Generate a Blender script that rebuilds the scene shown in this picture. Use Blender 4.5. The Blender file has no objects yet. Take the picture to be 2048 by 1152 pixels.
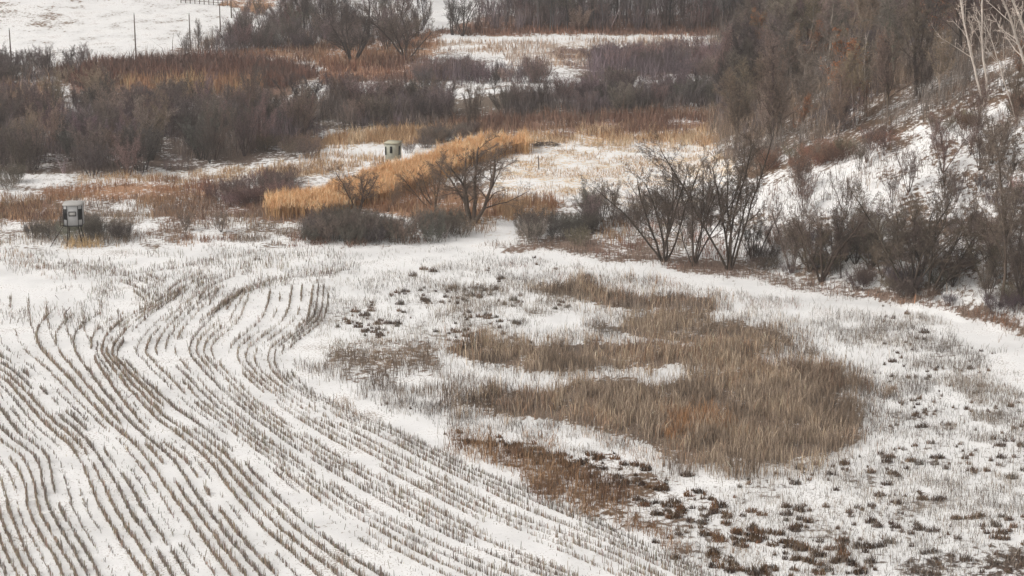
import bpy, math, random
import numpy as np

S = bpy.context.scene
COL = S.collection
R = math.radians
rng = np.random.default_rng(7)
random.seed(7)

# ------------------------------------------------------------------ camera, sky, sun, exposure
CAM_H, PITCH, FPX = 46.0, 14.7, 4000.0
cd = bpy.data.cameras.new("camera")
cam = bpy.data.objects.new("camera", cd)
COL.objects.link(cam)
cam.location = (0, 0, CAM_H)
cam.rotation_euler = (R(90 - PITCH), 0, 0)
cd.sensor_width = 36.0
cd.lens = FPX / 2048 * 36.0
cd.clip_start, cd.clip_end = 1.0, 9000.0
S.camera = cam

SUN_EL, SUN_AZ = 42.0, 250.0
world = bpy.data.worlds.new("World")
S.world = world
world.use_nodes = True
wn, wl = world.node_tree.nodes, world.node_tree.links
bg = wn["Background"]
sky = wn.new("ShaderNodeTexSky")
sky.sky_type = 'NISHITA'
sky.sun_disc = False
sky.sun_elevation = R(SUN_EL)
sky.sun_rotation = R(SUN_AZ)
sky.dust_density = 4.0
hs = wn.new("ShaderNodeHueSaturation")          # overcast: a grey sky
hs.inputs["Saturation"].default_value = 0.06
tint = wn.new("ShaderNodeMix"); tint.data_type = 'RGBA'; tint.blend_type = 'MULTIPLY'
tint.inputs[0].default_value = 1.0
tint.inputs[7].default_value = (1.0, 0.975, 0.95, 1)
wl.new(sky.outputs[0], hs.inputs["Color"])
wl.new(hs.outputs[0], tint.inputs[6])
wl.new(tint.outputs[2], bg.inputs[0])
bg.inputs[1].default_value = 0.12
sl = bpy.data.lights.new("sun", 'SUN')
sl.energy = 1.0
sl.angle = R(14)
sl.color = (1.0, 0.95, 0.88)
so = bpy.data.objects.new("sun", sl)
COL.objects.link(so)
so.rotation_euler = (R(90 - SUN_EL), 0, R(180 - SUN_AZ))
S.view_settings.view_transform = 'Standard'
S.view_settings.look = 'None'
S.view_settings.gamma = 1.0
S.view_settings.exposure = 0.60

# ------------------------------------------------------------------ small helpers
def lin(h):
    h = h.lstrip('#')
    v = np.array([int(h[i:i + 2], 16) / 255 for i in (0, 2, 4)])
    return np.where(v <= 0.04045, v / 12.92, ((v + 0.055) / 1.055) ** 2.4)

_perm = np.random.default_rng(3).random((256, 256))
def dull(h, k=.28):                                # weathered plant colours, a little greyer
    c = lin(h); g = c @ [.3, .59, .11]
    return (c * (1 - k) + g * k) * 1.08
def vnoise(x, y):
    xi, yi = np.floor(x).astype(int), np.floor(y).astype(int)
    fx, fy = x - xi, y - yi
    fx, fy = fx * fx * (3 - 2 * fx), fy * fy * (3 - 2 * fy)
    a, b = _perm[xi & 255, yi & 255], _perm[(xi + 1) & 255, yi & 255]
    c, d = _perm[xi & 255, (yi + 1) & 255], _perm[(xi + 1) & 255, (yi + 1) & 255]
    return (a * (1 - fx) + b * fx) * (1 - fy) + (c * (1 - fx) + d * fx) * fy
def fbm(x, y, o=4):
    s, a, t = 0, 1.0, 0
    for i in range(o):
        s = s + a * vnoise(x * 2 ** i + 17.3 * i, y * 2 ** i + 5.1 * i)
        t += a
        a *= 0.5
    return s / t
def sstep(a, b, v):
    t = np.clip((v - a) / (b - a), 0, 1)
    return t * t * (3 - 2 * t)

_cp, _sp = math.cos(R(PITCH)), math.sin(R(PITCH))
def proj(x, y, z):
    dz = z - CAM_H
    dep = y * _cp - dz * _sp
    up = y * _sp + dz * _cp
    dep = np.maximum(dep, 0.1)
    return 1024 + FPX * x / dep, 576 - FPX * up / dep
def flat(px, py):                                   # a picture point on the plane z = 0
    u, v = (px - 1024) / FPX, (576 - py) / FPX
    dy, dz = _cp + v * _sp, -_sp + v * _cp
    t = -CAM_H / dz
    return (u * t, dy * t)
def seg_dist(x, y, pts):
    best = np.full(np.shape(x), 1e9)
    for (x0, y0), (x1, y1) in zip(pts[:-1], pts[1:]):
        dx, dy = x1 - x0, y1 - y0
        t = np.clip(((x - x0) * dx + (y - y0) * dy) / (dx * dx + dy * dy), 0, 1)
        best = np.minimum(best, np.hypot(x - x0 - t * dx, y - y0 - t * dy))
    return best
def inpoly(x, y, poly):
    r = np.zeros(np.shape(x), bool)
    n = len(poly)
    for i in range(n):
        x0, y0 = poly[i]
        x1, y1 = poly[(i + 1) % n]
        if y0 == y1:
            continue
        r ^= ((y0 > y) != (y1 > y)) & (x < (x1 - x0) * (y - y0) / (y1 - y0) + x0)
    return r
def _line(x, y, a, b):                              # signed distance, positive to the right of / behind a -> b
    dx, dy = b[0] - a[0], b[1] - a[1]
    L = math.hypot(dx, dy)
    return ((y - a[1]) * dx - (x - a[0]) * dy) / L
def hill_d(x, y):
    near = _line(x, y, flat(1400, 512), flat(2048, 655))
    left = -_line(x, y, flat(1375, 500), flat(1500, 100))
    k = 9.0
    m = np.minimum(near, left)
    return m - k * np.log(np.exp(-(near - m) / k) + np.exp(-(left - m) / k)) + 3.0
def ground(x, y):
    x, y = np.asarray(x, float), np.asarray(y, float)
    z = -1.2 * sstep(203, 212, y) * sstep(8, -30, x) - 1.0 * sstep(225, 300, y)
    z = z + np.clip(y - 335, 0, 500) * 0.035
    z = z + 9 * sstep(-10, -110, x) * sstep(325, 440, y) + 20 * sstep(450, 900, y) + 60 * sstep(900, 2500, y)
    z = z + 0.35 * (fbm(x / 18, y / 25, 3) - .5) * sstep(190, 240, y)
    h = hill_d(x, y)
    hh = np.clip(h, 0, 150)
    z = z + 34 * (1 - np.exp(-(hh / 52) ** 1.25)) + 1.6 * (fbm(x / 11 + 9, y / 11, 3) - .5) * sstep(4, 25, h)
    rough = sstep(-.5, .5, h) * 0.25 + 0.03
    z = z + rough * (fbm(x / 1.6, y / 1.6, 3) - .5)
    return z
def unproj(px, py):                                  # picture points to points on the real ground
    px, py = np.atleast_1d(np.asarray(px, float)), np.atleast_1d(np.asarray(py, float))
    u, v = (px - 1024) / FPX, (576 - py) / FPX
    dy, dz = _cp + v * _sp, -_sp + v * _cp
    ts = 60 * 1.006 ** np.arange(460)
    lo = np.full(px.shape, ts[-1]); done = np.zeros(px.shape, bool)
    prev = np.full(px.shape, ts[0]); hi = lo.copy()
    for t in ts[1:]:
        below = (CAM_H + dz * t) < ground(u * t, dy * t)
        new = below & ~done
        lo[new], hi[new] = prev[new], t
        done |= below
        prev[:] = t
        if done.all():
            break
    for _ in range(12):
        m = (lo + hi) / 2
        b = (CAM_H + dz * m) < ground(u * m, dy * m)
        hi = np.where(b, m, hi); lo = np.where(b, lo, m)
    x, y = u * hi, dy * hi
    return x, y, ground(x, y)

def mesh(name, verts, faces, cols=None, smooth=False):
    """verts (N,3), faces (M,k) -> mesh data, optional per-vertex colour attribute"""
    me = bpy.data.meshes.new(name)
    verts = np.ascontiguousarray(verts, np.float32)
    faces = np.ascontiguousarray(faces, np.int32)
    m, k = faces.shape
    me.vertices.add(len(verts)); me.vertices.foreach_set("co", verts.ravel())
    me.loops.add(m * k); me.loops.foreach_set("vertex_index", faces.ravel())
    me.polygons.add(m); me.polygons.foreach_set("loop_start", np.arange(0, m * k, k, dtype=np.int32))
    me.polygons.foreach_set("loop_total", np.full(m, k, np.int32))
    if smooth:
        me.polygons.foreach_set("use_smooth", np.ones(m, bool))
    if cols is not None:
        a = me.color_attributes.new("Col", 'FLOAT_COLOR', 'POINT')
        c = np.ones((len(verts), 4), np.float32); c[:, :3] = cols
        a.data.foreach_set("color", c.ravel())
    me.update(calc_edges=True)
    return me
def link(name, me, mat=None, parent=None, loc=None):
    o = bpy.data.objects.new(name, me)
    COL.objects.link(o)
    if mat is not None and me is not None:
        if len(me.materials) == 0:
            me.materials.append(mat)
    if parent is not None:
        o.parent = parent
    if loc is not None:
        o.location = loc
    return o
def tag(o, label, cat=None, group=None, kind=None):
    o["label"] = label
    if cat: o["category"] = cat
    if group: o["group"] = group
    if kind: o["kind"] = kind
    return o

def nodemat(name, rough=0.9):
    m = bpy.data.materials.new(name); m.use_nodes = True
    b = m.node_tree.nodes["Principled BSDF"]
    b.inputs["Roughness"].default_value = rough
    b.inputs["Specular IOR Level"].default_value = 0.15
    return m, m.node_tree.nodes, m.node_tree.links, b
def mat_attr(name):
    m, n, l, b = nodemat(name)
    a = n.new("ShaderNodeAttribute"); a.attribute_name = "Col"
    l.new(a.outputs["Color"], b.inputs["Base Color"])
    return m
def mat_plain(name, hexc, var=0.25, scale=6.0, rough=0.8, stretch=(1, 1, 1)):
    m, n, l, b = nodemat(name, rough)
    tc = n.new("ShaderNodeTexCoord"); mp = n.new("ShaderNodeMapping"); mp.inputs["Scale"].default_value = stretch
    no = n.new("ShaderNodeTexNoise"); no.inputs["Scale"].default_value = scale; no.inputs["Detail"].default_value = 5
    r = n.new("ShaderNodeValToRGB")
    c = lin(hexc)
    r.color_ramp.elements[0].position = .3; r.color_ramp.elements[1].position = .7
    r.color_ramp.elements[0].color = (*(c * (1 - var)), 1); r.color_ramp.elements[1].color = (*np.minimum(c * (1 + var), 1), 1)
    l.new(tc.outputs["Object"], mp.inputs[0]); l.new(mp.outputs[0], no.inputs["Vector"])
    l.new(no.outputs["Fac"], r.inputs[0]); l.new(r.outputs[0], b.inputs["Base Color"])
    return m
def mat_objcolor(name, mul=1.0, scale=1.3, lo=.6, hi=1.4):
    """bark and twigs: the object's own colour, broken up by noise"""
    m, n, l, b = nodemat(name)
    oi = n.new("ShaderNodeObjectInfo")
    tc = n.new("ShaderNodeTexCoord")
    no = n.new("ShaderNodeTexNoise"); no.inputs["Scale"].default_value = scale; no.inputs["Detail"].default_value = 4
    mr = n.new("ShaderNodeMapRange"); mr.inputs["From Min"].default_value = .25; mr.inputs["From Max"].default_value = .75
    mr.inputs["To Min"].default_value = lo * mul; mr.inputs["To Max"].default_value = hi * mul
    mx = n.new("ShaderNodeMix"); mx.data_type = 'RGBA'; mx.blend_type = 'MULTIPLY'; mx.inputs[0].default_value = 1
    l.new(tc.outputs["Object"], no.inputs["Vector"]); l.new(no.outputs["Fac"], mr.inputs["Value"])
    l.new(oi.outputs["Color"], mx.inputs[6]); l.new(mr.outputs[0], mx.inputs[7])
    l.new(mx.outputs[2], b.inputs["Base Color"])
    return m
M_BARK = mat_objcolor("bark", 0.85)
M_TWIG = mat_objcolor("twigs", 1.0, 3.5, .3, 1.8)
M_GRASS = mat_attr("dry_grass")

# ------------------------------------------------------------------ regions of the ground, given as picture outlines of the real ground
# ground litter: (outline, cover 0..1, colour)
GOLD, TAN, RED, BROWN, DARK, GREY, ORANGE = 'b8905f', 'b39a78', '85604a', '7a6450', '55453a', '857a6c', 'a8713f'
LITTER = [
    ([(-900, 500), (0, 500), (60, 500), (700, 492), (1000, 495), (1200, 505), (1500, 560), (2300, 700), (2300, 100), (-900, 100)], .42, BROWN),
    ([(-400, 470), (640, 470), (900, 500), (930, 480), (640, 455), (-400, 430)], .42, BROWN),
    ([(0, 405), (110, 400), (180, 450), (0, 450), (-300, 450), (-300, 405)], .7, RED),
    ([(60, 385), (260, 366), (430, 366), (420, 398), (260, 402), (90, 402)], .72, 'a5764e'),
    ([(300, 400), (620, 395), (620, 450), (300, 440)], .6, RED),
    ([(600, 292), (690, 265), (900, 262), (860, 285), (700, 300)], .75, TAN),
    ([(640, 300), (840, 288), (860, 310), (640, 335), (600, 320)], .12, TAN),
    ([(150, 350), (640, 330), (780, 330), (640, 352), (520, 360), (150, 366)], .58, TAN),
    ([(680, 400), (780, 390), (900, 372), (1010, 385), (1000, 435), (880, 440), (760, 425)], .75, 'ad7f58'),
    ([(1000, 300), (1430, 290), (1480, 360), (1330, 470), (1230, 400), (1130, 400), (1000, 405), (980, 350)], .42, 'd0b48c'),
    ([(1040, 265), (1200, 262), (1430, 258), (1430, 292), (1250, 292), (1060, 292)], .55, 'c09560'),
    ([(850, 245), (1100, 238), (1450, 225), (1450, 258), (1100, 268), (850, 262)], .75, RED),
    ([(1000, 400), (1120, 400), (1110, 440), (1000, 440)], .7, ORANGE),
    ([(860, 76), (1500, 70), (1420, 95), (1250, 112), (1180, 135), (1040, 138), (1000, 112), (870, 104)], .45, 'b79f88'),
    ([(820, 180), (1080, 176), (1090, 205), (830, 222)], .12, BROWN),
    ([(860, 72), (1500, 68), (1500, 77), (1000, 83), (860, 80)], .03, TAN),
    ([(960, 30), (1520, 30), (1500, 70), (860, 70)], .9, RED),
    ([(100, 150), (200, 122), (420, 112), (560, 125), (640, 150), (560, 200), (150, 200)], .95, RED),
    ([(470, 100), (880, 60), (880, 110), (700, 135), (470, 130)], .7, 'a5764e'),
    ([(520, 118), (690, 112), (700, 128), (560, 130)], .15, TAN),
    ([(640, 128), (850, 120), (880, 160), (640, 165)], .85, 'a0714f'),
    ([(0, 165), (110, 165), (100, 260), (0, 265), (-200, 265), (-200, 165)], .8, 'a07c5a'),
    ([(0, 212), (60, 212), (90, 232), (85, 245), (20, 242)], .05, TAN),
    ([(640, 200), (1000, 190), (1440, 165), (1440, 225), (1100, 240), (640, 262)], .9, 'b04f40'[:0] + '6b5a4a'),
    ([(1090, 95), (1440, 90), (1440, 150), (1180, 165)], .8, '75584c'),
    ([(1340, 150), (1450, 150), (1450, 172), (1340, 170)], .1, TAN),
    ([(0, 260), (640, 215), (640, 300), (440, 340), (0, 345)], .8, '6a5648'),
    ([(1350, 205), (1450, 200), (1450, 240), (1380, 235)], .05, TAN),
    ([(900, 462), (1040, 445), (1040, 470), (980, 500), (860, 496)], .1, TAN),
    ([(1040, 470), (1250, 470), (1500, 540), (1830, 590), (2048, 640), (2048, 672), (1900, 622), (1700, 596), (1500, 562),
      (1300, 530), (1120, 508), (970, 496)], .72, '806858'),
    # the near marsh
    ([(640, 680), (860, 680), (870, 760), (700, 765), (650, 740)], .5, BROWN),
    ([(650, 600), (1100, 560), (1180, 660), (900, 690), (700, 680)], .28, '8d8478'),
    ([(1070, 562), (1150, 566), (1250, 580), (1420, 605), (1420, 625), (1230, 618), (1120, 595)], .9, BROWN),
    ([(1180, 658), (1260, 635), (1400, 620), (1500, 650), (1580, 668), (1590, 692), (1500, 704), (1280, 672)], .9, BROWN),
    ([(890, 690), (960, 680), (1300, 688), (1520, 690), (1560, 735), (1300, 735), (1080, 742), (900, 715)], .9, BROWN),
    ([(900, 800), (960, 785), (1100, 780), (1120, 750), (1290, 760), (1400, 745), (1620, 730), (1750, 745), (1760, 800),
      (1740, 880), (1600, 935), (1420, 930), (1320, 905), (1220, 865), (1000, 828)], .92, BROWN),
    ([(890, 868), (960, 876), (1060, 885), (1250, 925), (1400, 1000), (1420, 1030), (1330, 1050), (1210, 1035), (1060, 968), (950, 908)], .62, '6d543c'),
    ([(1220, 1030), (1480, 1010), (1700, 1070), (1780, 1190), (1560, 1190), (1400, 1130)], .45, '6d5846'),
    ([(1300, 940), (1480, 930), (1500, 1010), (1420, 1010)], .35, BROWN),
    ([(1380, 930), (1760, 905), (2250, 830), (2250, 1300), (1500, 1300), (1400, 1060)], .27, '75675a'),
    ([(1640, 640), (1900, 650), (2000, 740), (2200, 830), (1760, 905)], .25, '7d7066'),
    ([(1780, 1120), (2200, 1100), (2200, 1300), (1780, 1300)], .5, DARK),
]
# (hard snow openings that stay clean)
CLEAN = [
    [(-400, 520), (0, 530), (60, 560), (130, 590), (140, 610), (0, 612), (-400, 620)],
    [(1050, 505), (1250, 532), (1500, 568), (1700, 602), (1850, 612), (2000, 662), (2100, 705), (2200, 790), (2160, 900), (2048, 780), (2000, 745),
     (1960, 700), (1850, 645), (1700, 622), (1480, 586), (1250, 552), (1050, 520)],
    [(1050, 745), (1110, 742), (1150, 765), (1120, 780), (1060, 776)],
    [(1270, 738), (1340, 734), (1370, 748), (1320, 768), (1280, 762)],
    [(1060, 630), (1180, 628), (1190, 660), (1120, 676), (1050, 660)],
    [(1660, 690), (1760, 700), (1830, 740), (1740, 742), (1680, 728)],
]
def poly_world_bounds(poly, pad=3):
    p = np.array(poly, float)
    q = []
    for a, b in zip(p, np.roll(p, -1, 0)):
        for t in (0, .25, .5, .75):
            q.append(a * (1 - t) + b * t)
    q = np.array(q)
    x, y, z = unproj(q[:, 0], q[:, 1])
    return x.min() - pad, x.max() + pad, y.min() - pad, y.max() + pad
def warp(px, py, x, y, amt=1.0):
    """ragged outlines: the outline is disturbed by noise fixed to the ground"""
    s = (py + 472) / 46
    wx = (fbm(x / 2.2, y / 3.5, 4) - .5) * 3.4 * amt * s
    wy = (fbm(x / 2.2 + 50, y / 3.5 + 50, 4) - .5) * 1.3 * amt * s
    return px + wx, py + wy

# ------------------------------------------------------------------ the ground sheet
def build_ground():
    d = np.concatenate([np.geomspace(40, 92, 30)[:-1], np.geomspace(92, 440, 760), np.geomspace(440, 3200, 90)[1:]])
    u = np.concatenate([-np.geomspace(2.6, .33, 26)[:-1], np.linspace(-.33, .33, 620), np.geomspace(.33, 2.6, 26)[1:]])
    D, U = np.meshgrid(d, u, indexing='ij')
    X, Y = U * D, D
    Z = ground(X, Y)
    px, py = proj(X, Y, Z)
    wx, wy = warp(px, py, X, Y)
    cover = np.where(D > 440, .25, .03) + 0 * X
    colr = np.zeros(X.shape + (3,)); colr[:] = lin(BROWN)
    inf = (D < 460)
    hd = hill_d(X, Y)
    hz = hd > 0
    cover = np.where(hz, .58, cover)
    colr[hz] = lin('6e5a4a')
    # the upper forest floor on the hill is darker with leaves
    JIT = [(rng.normal(0, 9, X.shape), rng.normal(0, 3.5, X.shape)) for _ in range(5)]
    sc_ = (py + 472) / 900
    def soft(poly):
        p = np.array(poly)
        box = (px > p[:, 0].min() - 120) & (px < p[:, 0].max() + 120) & (py > p[:, 1].min() - 60) & (py < p[:, 1].max() + 60) & inf
        w = np.zeros(X.shape)
        qx, qy, qs = wx[box], wy[box], sc_[box]
        w[box] = sum(inpoly(qx + jx[box] * qs, qy + jy[box] * qs, poly) for jx, jy in JIT) / len(JIT)
        return w
    for poly, cv, c in LITTER:
        w = soft(poly)
        if cv < .9: w = w * (1 - hz * (hd > 6))
        cover = cover * (1 - w) + cv * w
        colr = colr * (1 - w[..., None]) + dull(c) * w[..., None]
    # the wood floor, brown with leaves
    w = soft([(1440, 340), (1520, 345), (1600, 322), (1700, 285), (1850, 248), (1960, 215), (2060, 172), (2300, 100), (2300, -300), (1480, -300), (1420, 100)])
    cover = cover * (1 - w) + .86 * w
    w = soft([(1440, 350), (1520, 350), (1700, 290), (1960, 220), (2200, 150), (2200, 70), (1960, 130), (1700, 200), (1540, 270), (1440, 280)])
    cover = cover * (1 - w) + .70 * w
    # the open snowy face of the hill
    face = [(1440, 440), (1500, 380), (1600, 350), (1700, 300), (1830, 260), (1950, 230), (2060, 190), (2500, 120), (2500, 420), (2048, 330), (1950, 350),
            (1800, 430), (1750, 480), (1600, 500), (1480, 480)]
    w = soft(face) * hz
    cover = cover * (1 - w) + .45 * w
    w = soft([(1480, 385), (1700, 335), (1790, 370), (1740, 440), (1600, 430), (1500, 425)]) * hz
    cover = cover * (1 - w) + .18 * w
    # far field and its bank at top left
    far = inpoly(px, py, [(-900, -400), (-900, 150), (0, 135), (100, 138), (240, 120), (350, 108), (440, 72), (500, 38), (560, 8), (700, -60), (900, -200)])
    cover[far] = .22
    m = far & inpoly(wx, wy, [(-100, 0), (60, 10), (170, 40), (120, 60), (0, 50), (-100, 60)])
    cover[m] = .42
    bank = inf & inpoly(wx, wy, [(60, 140), (240, 116), (350, 104), (440, 66), (500, 32), (560, 4), (565, 10), (505, 44), (445, 80), (350, 120), (240, 132), (60, 152)])
    cover[bank] = .5; colr[bank] = lin('7c6350')
    top = inf & inpoly(wx, wy, [(440, -6), (560, -6), (540, 20), (520, 28), (470, 14), (440, 12)])
    cover[top] = .75; colr[top] = lin('9a7558')
    for poly in CLEAN:
        cover = cover * (1 - soft(poly))
    v = np.stack([X, Y, Z], -1).reshape(-1, 3)
    nd, nu = X.shape
    i = (np.arange(nd - 1)[:, None] * nu + np.arange(nu - 1)[None, :]).ravel()
    f = np.stack([i, i + 1, i + nu + 1, i + nu], 1)
    cols = colr.reshape(-1, 3)
    me = mesh("ground", v, f, cols, smooth=True)
    a = me.attributes.new("cover", 'FLOAT', 'POINT')
    a.data.foreach_set("value", cover.ravel().astype(np.float32))
    m, n, l, b = nodemat("snowy_ground", .85)
    at = n.new("ShaderNodeAttribute"); at.attribute_name = "Col"
    ac = n.new("ShaderNodeAttribute"); ac.attribute_name = "cover"
    tc = n.new("ShaderNodeTexCoord")
    n1 = n.new("ShaderNodeTexNoise"); n1.inputs["Scale"].default_value = 1.7; n1.inputs["Detail"].default_value = 9; n1.inputs["Roughness"].default_value = .68
    n2 = n.new("ShaderNodeTexNoise"); n2.inputs["Scale"].default_value = .22; n2.inputs["Detail"].default_value = 5
    l.new(tc.outputs["Object"], n1.inputs["Vector"]); l.new(tc.outputs["Object"], n2.inputs["Vector"])
    mix = n.new("ShaderNodeMath"); mix.operation = 'MULTIPLY_ADD'; mix.inputs[1].default_value = .45
    l.new(n2.outputs["Fac"], mix.inputs[0])
    sc = n.new("ShaderNodeMath"); sc.operation = 'MULTIPLY'; sc.inputs[1].default_value = .75
    l.new(n1.outputs["Fac"], sc.inputs[0]); l.new(sc.outputs[0], mix.inputs[2])
    # noise is about 0.6 +- 0.1 ; litter where noise < threshold(cover)
    th = n.new("ShaderNodeMapRange"); th.inputs["From Min"].default_value = 0; th.inputs["From Max"].default_value = 1
    th.inputs["To Min"].default_value = .43; th.inputs["To Max"].default_value = .735
    l.new(ac.outputs["Fac"], th.inputs["Value"])
    df = n.new("ShaderNodeMath"); df.operation = 'SUBTRACT'; l.new(th.outputs[0], df.inputs[0]); l.new(mix.outputs[0], df.inputs[1])
    mr = n.new("ShaderNodeMapRange"); mr.inputs["From Min"].default_value = -.03; mr.inputs["From Max"].default_value = .035
    l.new(df.outputs[0], mr.inputs["Value"])
    n5 = n.new("ShaderNodeTexNoise"); n5.inputs["Scale"].default_value = 5.5; n5.inputs["Detail"].default_value = 6; n5.inputs["Roughness"].default_value = .75
    l.new(tc.outputs["Object"], n5.inputs["Vector"])
    sp = n.new("ShaderNodeMath"); sp.operation = 'MULTIPLY_ADD'; sp.inputs[1].default_value = .55; l.new(n2.outputs["Fac"], sp.inputs[0])
    l.new(n5.outputs["Fac"], sp.inputs[2])
    sm = n.new("ShaderNodeMapRange"); sm.inputs["From Min"].default_value = .865; sm.inputs["From Max"].default_value = .95; sm.inputs["To Max"].default_value = .75
    l.new(sp.outputs[0], sm.inputs["Value"])
    mxx = n.new("ShaderNodeMath"); mxx.operation = 'MAXIMUM'; l.new(mr.outputs[0], mxx.inputs[0]); l.new(sm.outputs[0], mxx.inputs[1])
    n3 = n.new("ShaderNodeTexNoise"); n3.inputs["Scale"].default_value = 7; n3.inputs["Detail"].default_value = 6
    l.new(tc.outputs["Object"], n3.inputs["Vector"])
    v3 = n.new("ShaderNodeMapRange"); v3.inputs["To Min"].default_value = .25; v3.inputs["To Max"].default_value = 1.75
    l.new(n3.outputs["Fac"], v3.inputs["Value"]); v3.inputs['From Min'].default_value = .25; v3.inputs['From Max'].default_value = .75
    lc = n.new("ShaderNodeMix"); lc.data_type = 'RGBA'; lc.blend_type = 'MULTIPLY'; lc.inputs[0].default_value = 1
    l.new(at.outputs["Color"], lc.inputs[6]); l.new(v3.outputs[0], lc.inputs[7])
    sn = n.new("ShaderNodeValToRGB")
    sn.color_ramp.elements[0].color = (.70, .695, .69, 1); sn.color_ramp.elements[1].color = (.86, .855, .85, 1)
    sn.color_ramp.elements[0].position = .35; sn.color_ramp.elements[1].position = .62
    l.new(n2.outputs["Fac"], sn.inputs[0])
    fm = n.new("ShaderNodeMix"); fm.data_type = 'RGBA'
    l.new(mxx.outputs[0], fm.inputs[0]); l.new(sn.outputs[0], fm.inputs[6]); l.new(lc.outputs[2], fm.inputs[7])
    l.new(fm.outputs[2], b.inputs["Base Color"])
    bp = n.new("ShaderNodeBump"); bp.inputs["Strength"].default_value = .6; bp.inputs["Distance"].default_value = .12
    l.new(n1.outputs["Fac"], bp.inputs["Height"]); l.new(bp.outputs[0], b.inputs["Normal"])
    o = link("ground", me, m)
    o["kind"] = "structure"; o["label"] = "snow covered valley floor, field and hillside with brown litter showing through"
build_ground()

# ------------------------------------------------------------------ blades of grass, as one mesh per kind of growth
class Blades:
    def __init__(self): self.V, self.F, self.C, self.n = [], [], [], 0
    def add(self, x, y, h, w, col, lean=.15, bend=.25, droop=None, topcol=None, zoff=0.0):
        """thin bent blades: 2 base, 2 middle, 1 tip"""
        N = len(x)
        if N == 0: return
        z = ground(x, y) - .03 + zoff
        az = rng.uniform(0, 2 * np.pi, N)
        wx, wy = np.cos(az) * w / 2, np.sin(az) * w / 2
        la = rng.uniform(0, 2 * np.pi, N); lm = np.abs(rng.normal(0, lean, N)) * h
        lx, ly = np.cos(la) * lm, np.sin(la) * lm
        bm = np.abs(rng.normal(0, bend, N)) * h
        bx, by = np.cos(la + rng.normal(0, .6, N)) * bm, np.sin(la + rng.normal(0, .6, N)) * bm
        dz = h * (1 - .5 * np.minimum((lm + bm) / h, 1.2) ** 2)
        v = np.zeros((N, 5, 3))
        v[:, 0] = np.stack([x - wx, y - wy, z], 1); v[:, 1] = np.stack([x + wx, y + wy, z], 1)
        v[:, 2] = np.stack([x + lx * .6 - wx * .8, y + ly * .6 - wy * .8, z + dz * .62], 1)
        v[:, 3] = np.stack([x + lx * .6 + wx * .8, y + ly * .6 + wy * .8, z + dz * .62], 1)
        v[:, 4] = np.stack([x + lx + bx, y + ly + by, z + dz], 1)
        b = (np.arange(N) * 5)[:, None] + self.n
        f = np.concatenate([b + [0, 1, 3], b + [0, 3, 2], b + [2, 3, 4]], 0)
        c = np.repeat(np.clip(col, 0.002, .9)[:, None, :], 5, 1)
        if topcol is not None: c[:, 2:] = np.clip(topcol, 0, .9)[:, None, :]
        self.V.append(v.reshape(-1, 3)); self.F.append(f); self.C.append(c.reshape(-1, 3)); self.n += 5 * N
    def fans(self, x, y, h, k, w, col, spread=.24):
        """twiggy brush: k stems fan out from each foot, each with two side twigs"""
        N = len(x)
        for j in range(k):
            m = rng.random(N) < .8
            ox, oy = rng.normal(0, .25, m.sum()), rng.normal(0, .25, m.sum())
            hh = h[m] * rng.uniform(.6, 1.1, m.sum())
            self.add(x[m] + ox, y[m] + oy, hh, w * rng.uniform(.5, 1.3), col[m] * np.exp(rng.normal(-.15, .35, (m.sum(), 1))) * np.exp(rng.normal(0, .2, (m.sum(), 1))), spread, .15)
            for _ in range(2):
                self.add(x[m] + ox * 1.8, y[m] + oy * 1.8, hh * .5, w * .55, col[m] * np.exp(rng.normal(0, .2, (m.sum(), 1))), spread * 1.3, .3,
                         zoff=hh * rng.uniform(.25, .55, m.sum()))
    def stalks(self, x, y, h, w, col, lean=.12):
        """cut stalks: three-sided tubes with a slanting cut top"""
        N = len(x)
        if N == 0: return
        z = ground(x, y) - .03
        la = rng.uniform(0, 2 * np.pi, N); lm = np.abs(rng.normal(0, lean, N)) * h
        v = np.zeros((N, 6, 3))
        a0 = rng.uniform(0, 2, N)
        for k in range(3):
            a = a0 + k * 2.094
            v[:, k] = np.stack([x + np.cos(a) * w * .6, y + np.sin(a) * w * .6, z], 1)
            v[:, 3 + k] = np.stack([x + np.cos(a) * w * .5 + np.cos(la) * lm, y + np.sin(a) * w * .5 + np.sin(la) * lm,
                                    z + h * (1 + .12 * (k - 1))], 1)
        b = (np.arange(N) * 6)[:, None] + self.n
        f = np.concatenate([b + q for q in ([0, 1, 4], [0, 4, 3], [1, 2, 5], [1, 5, 4], [2, 0, 3], [2, 3, 5], [3, 4, 5])], 0)
        c = np.repeat(np.clip(col, 0.002, .9)[:, None, :], 6, 1)
        self.V.append(v.reshape(-1, 3)); self.F.append(f); self.C.append(c.reshape(-1, 3)); self.n += 6 * N
    def build(self, name, label):
        me = mesh(name, np.concatenate(self.V), np.concatenate(self.F), np.concatenate(self.C))
        o = link(name, me, M_GRASS)
        tag(o, label, cat=name.replace('_', ' '), kind="stuff")
        print(name, self.n)
        return o
def colvar(c, N, var=.25, hue=.06):
    c = dull(c) if isinstance(c, str) else np.asarray(c)
    return c[None, :] * np.exp(rng.normal(0, var, (N, 1))) * (1 + rng.normal(0, hue, (N, 3)))
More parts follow.
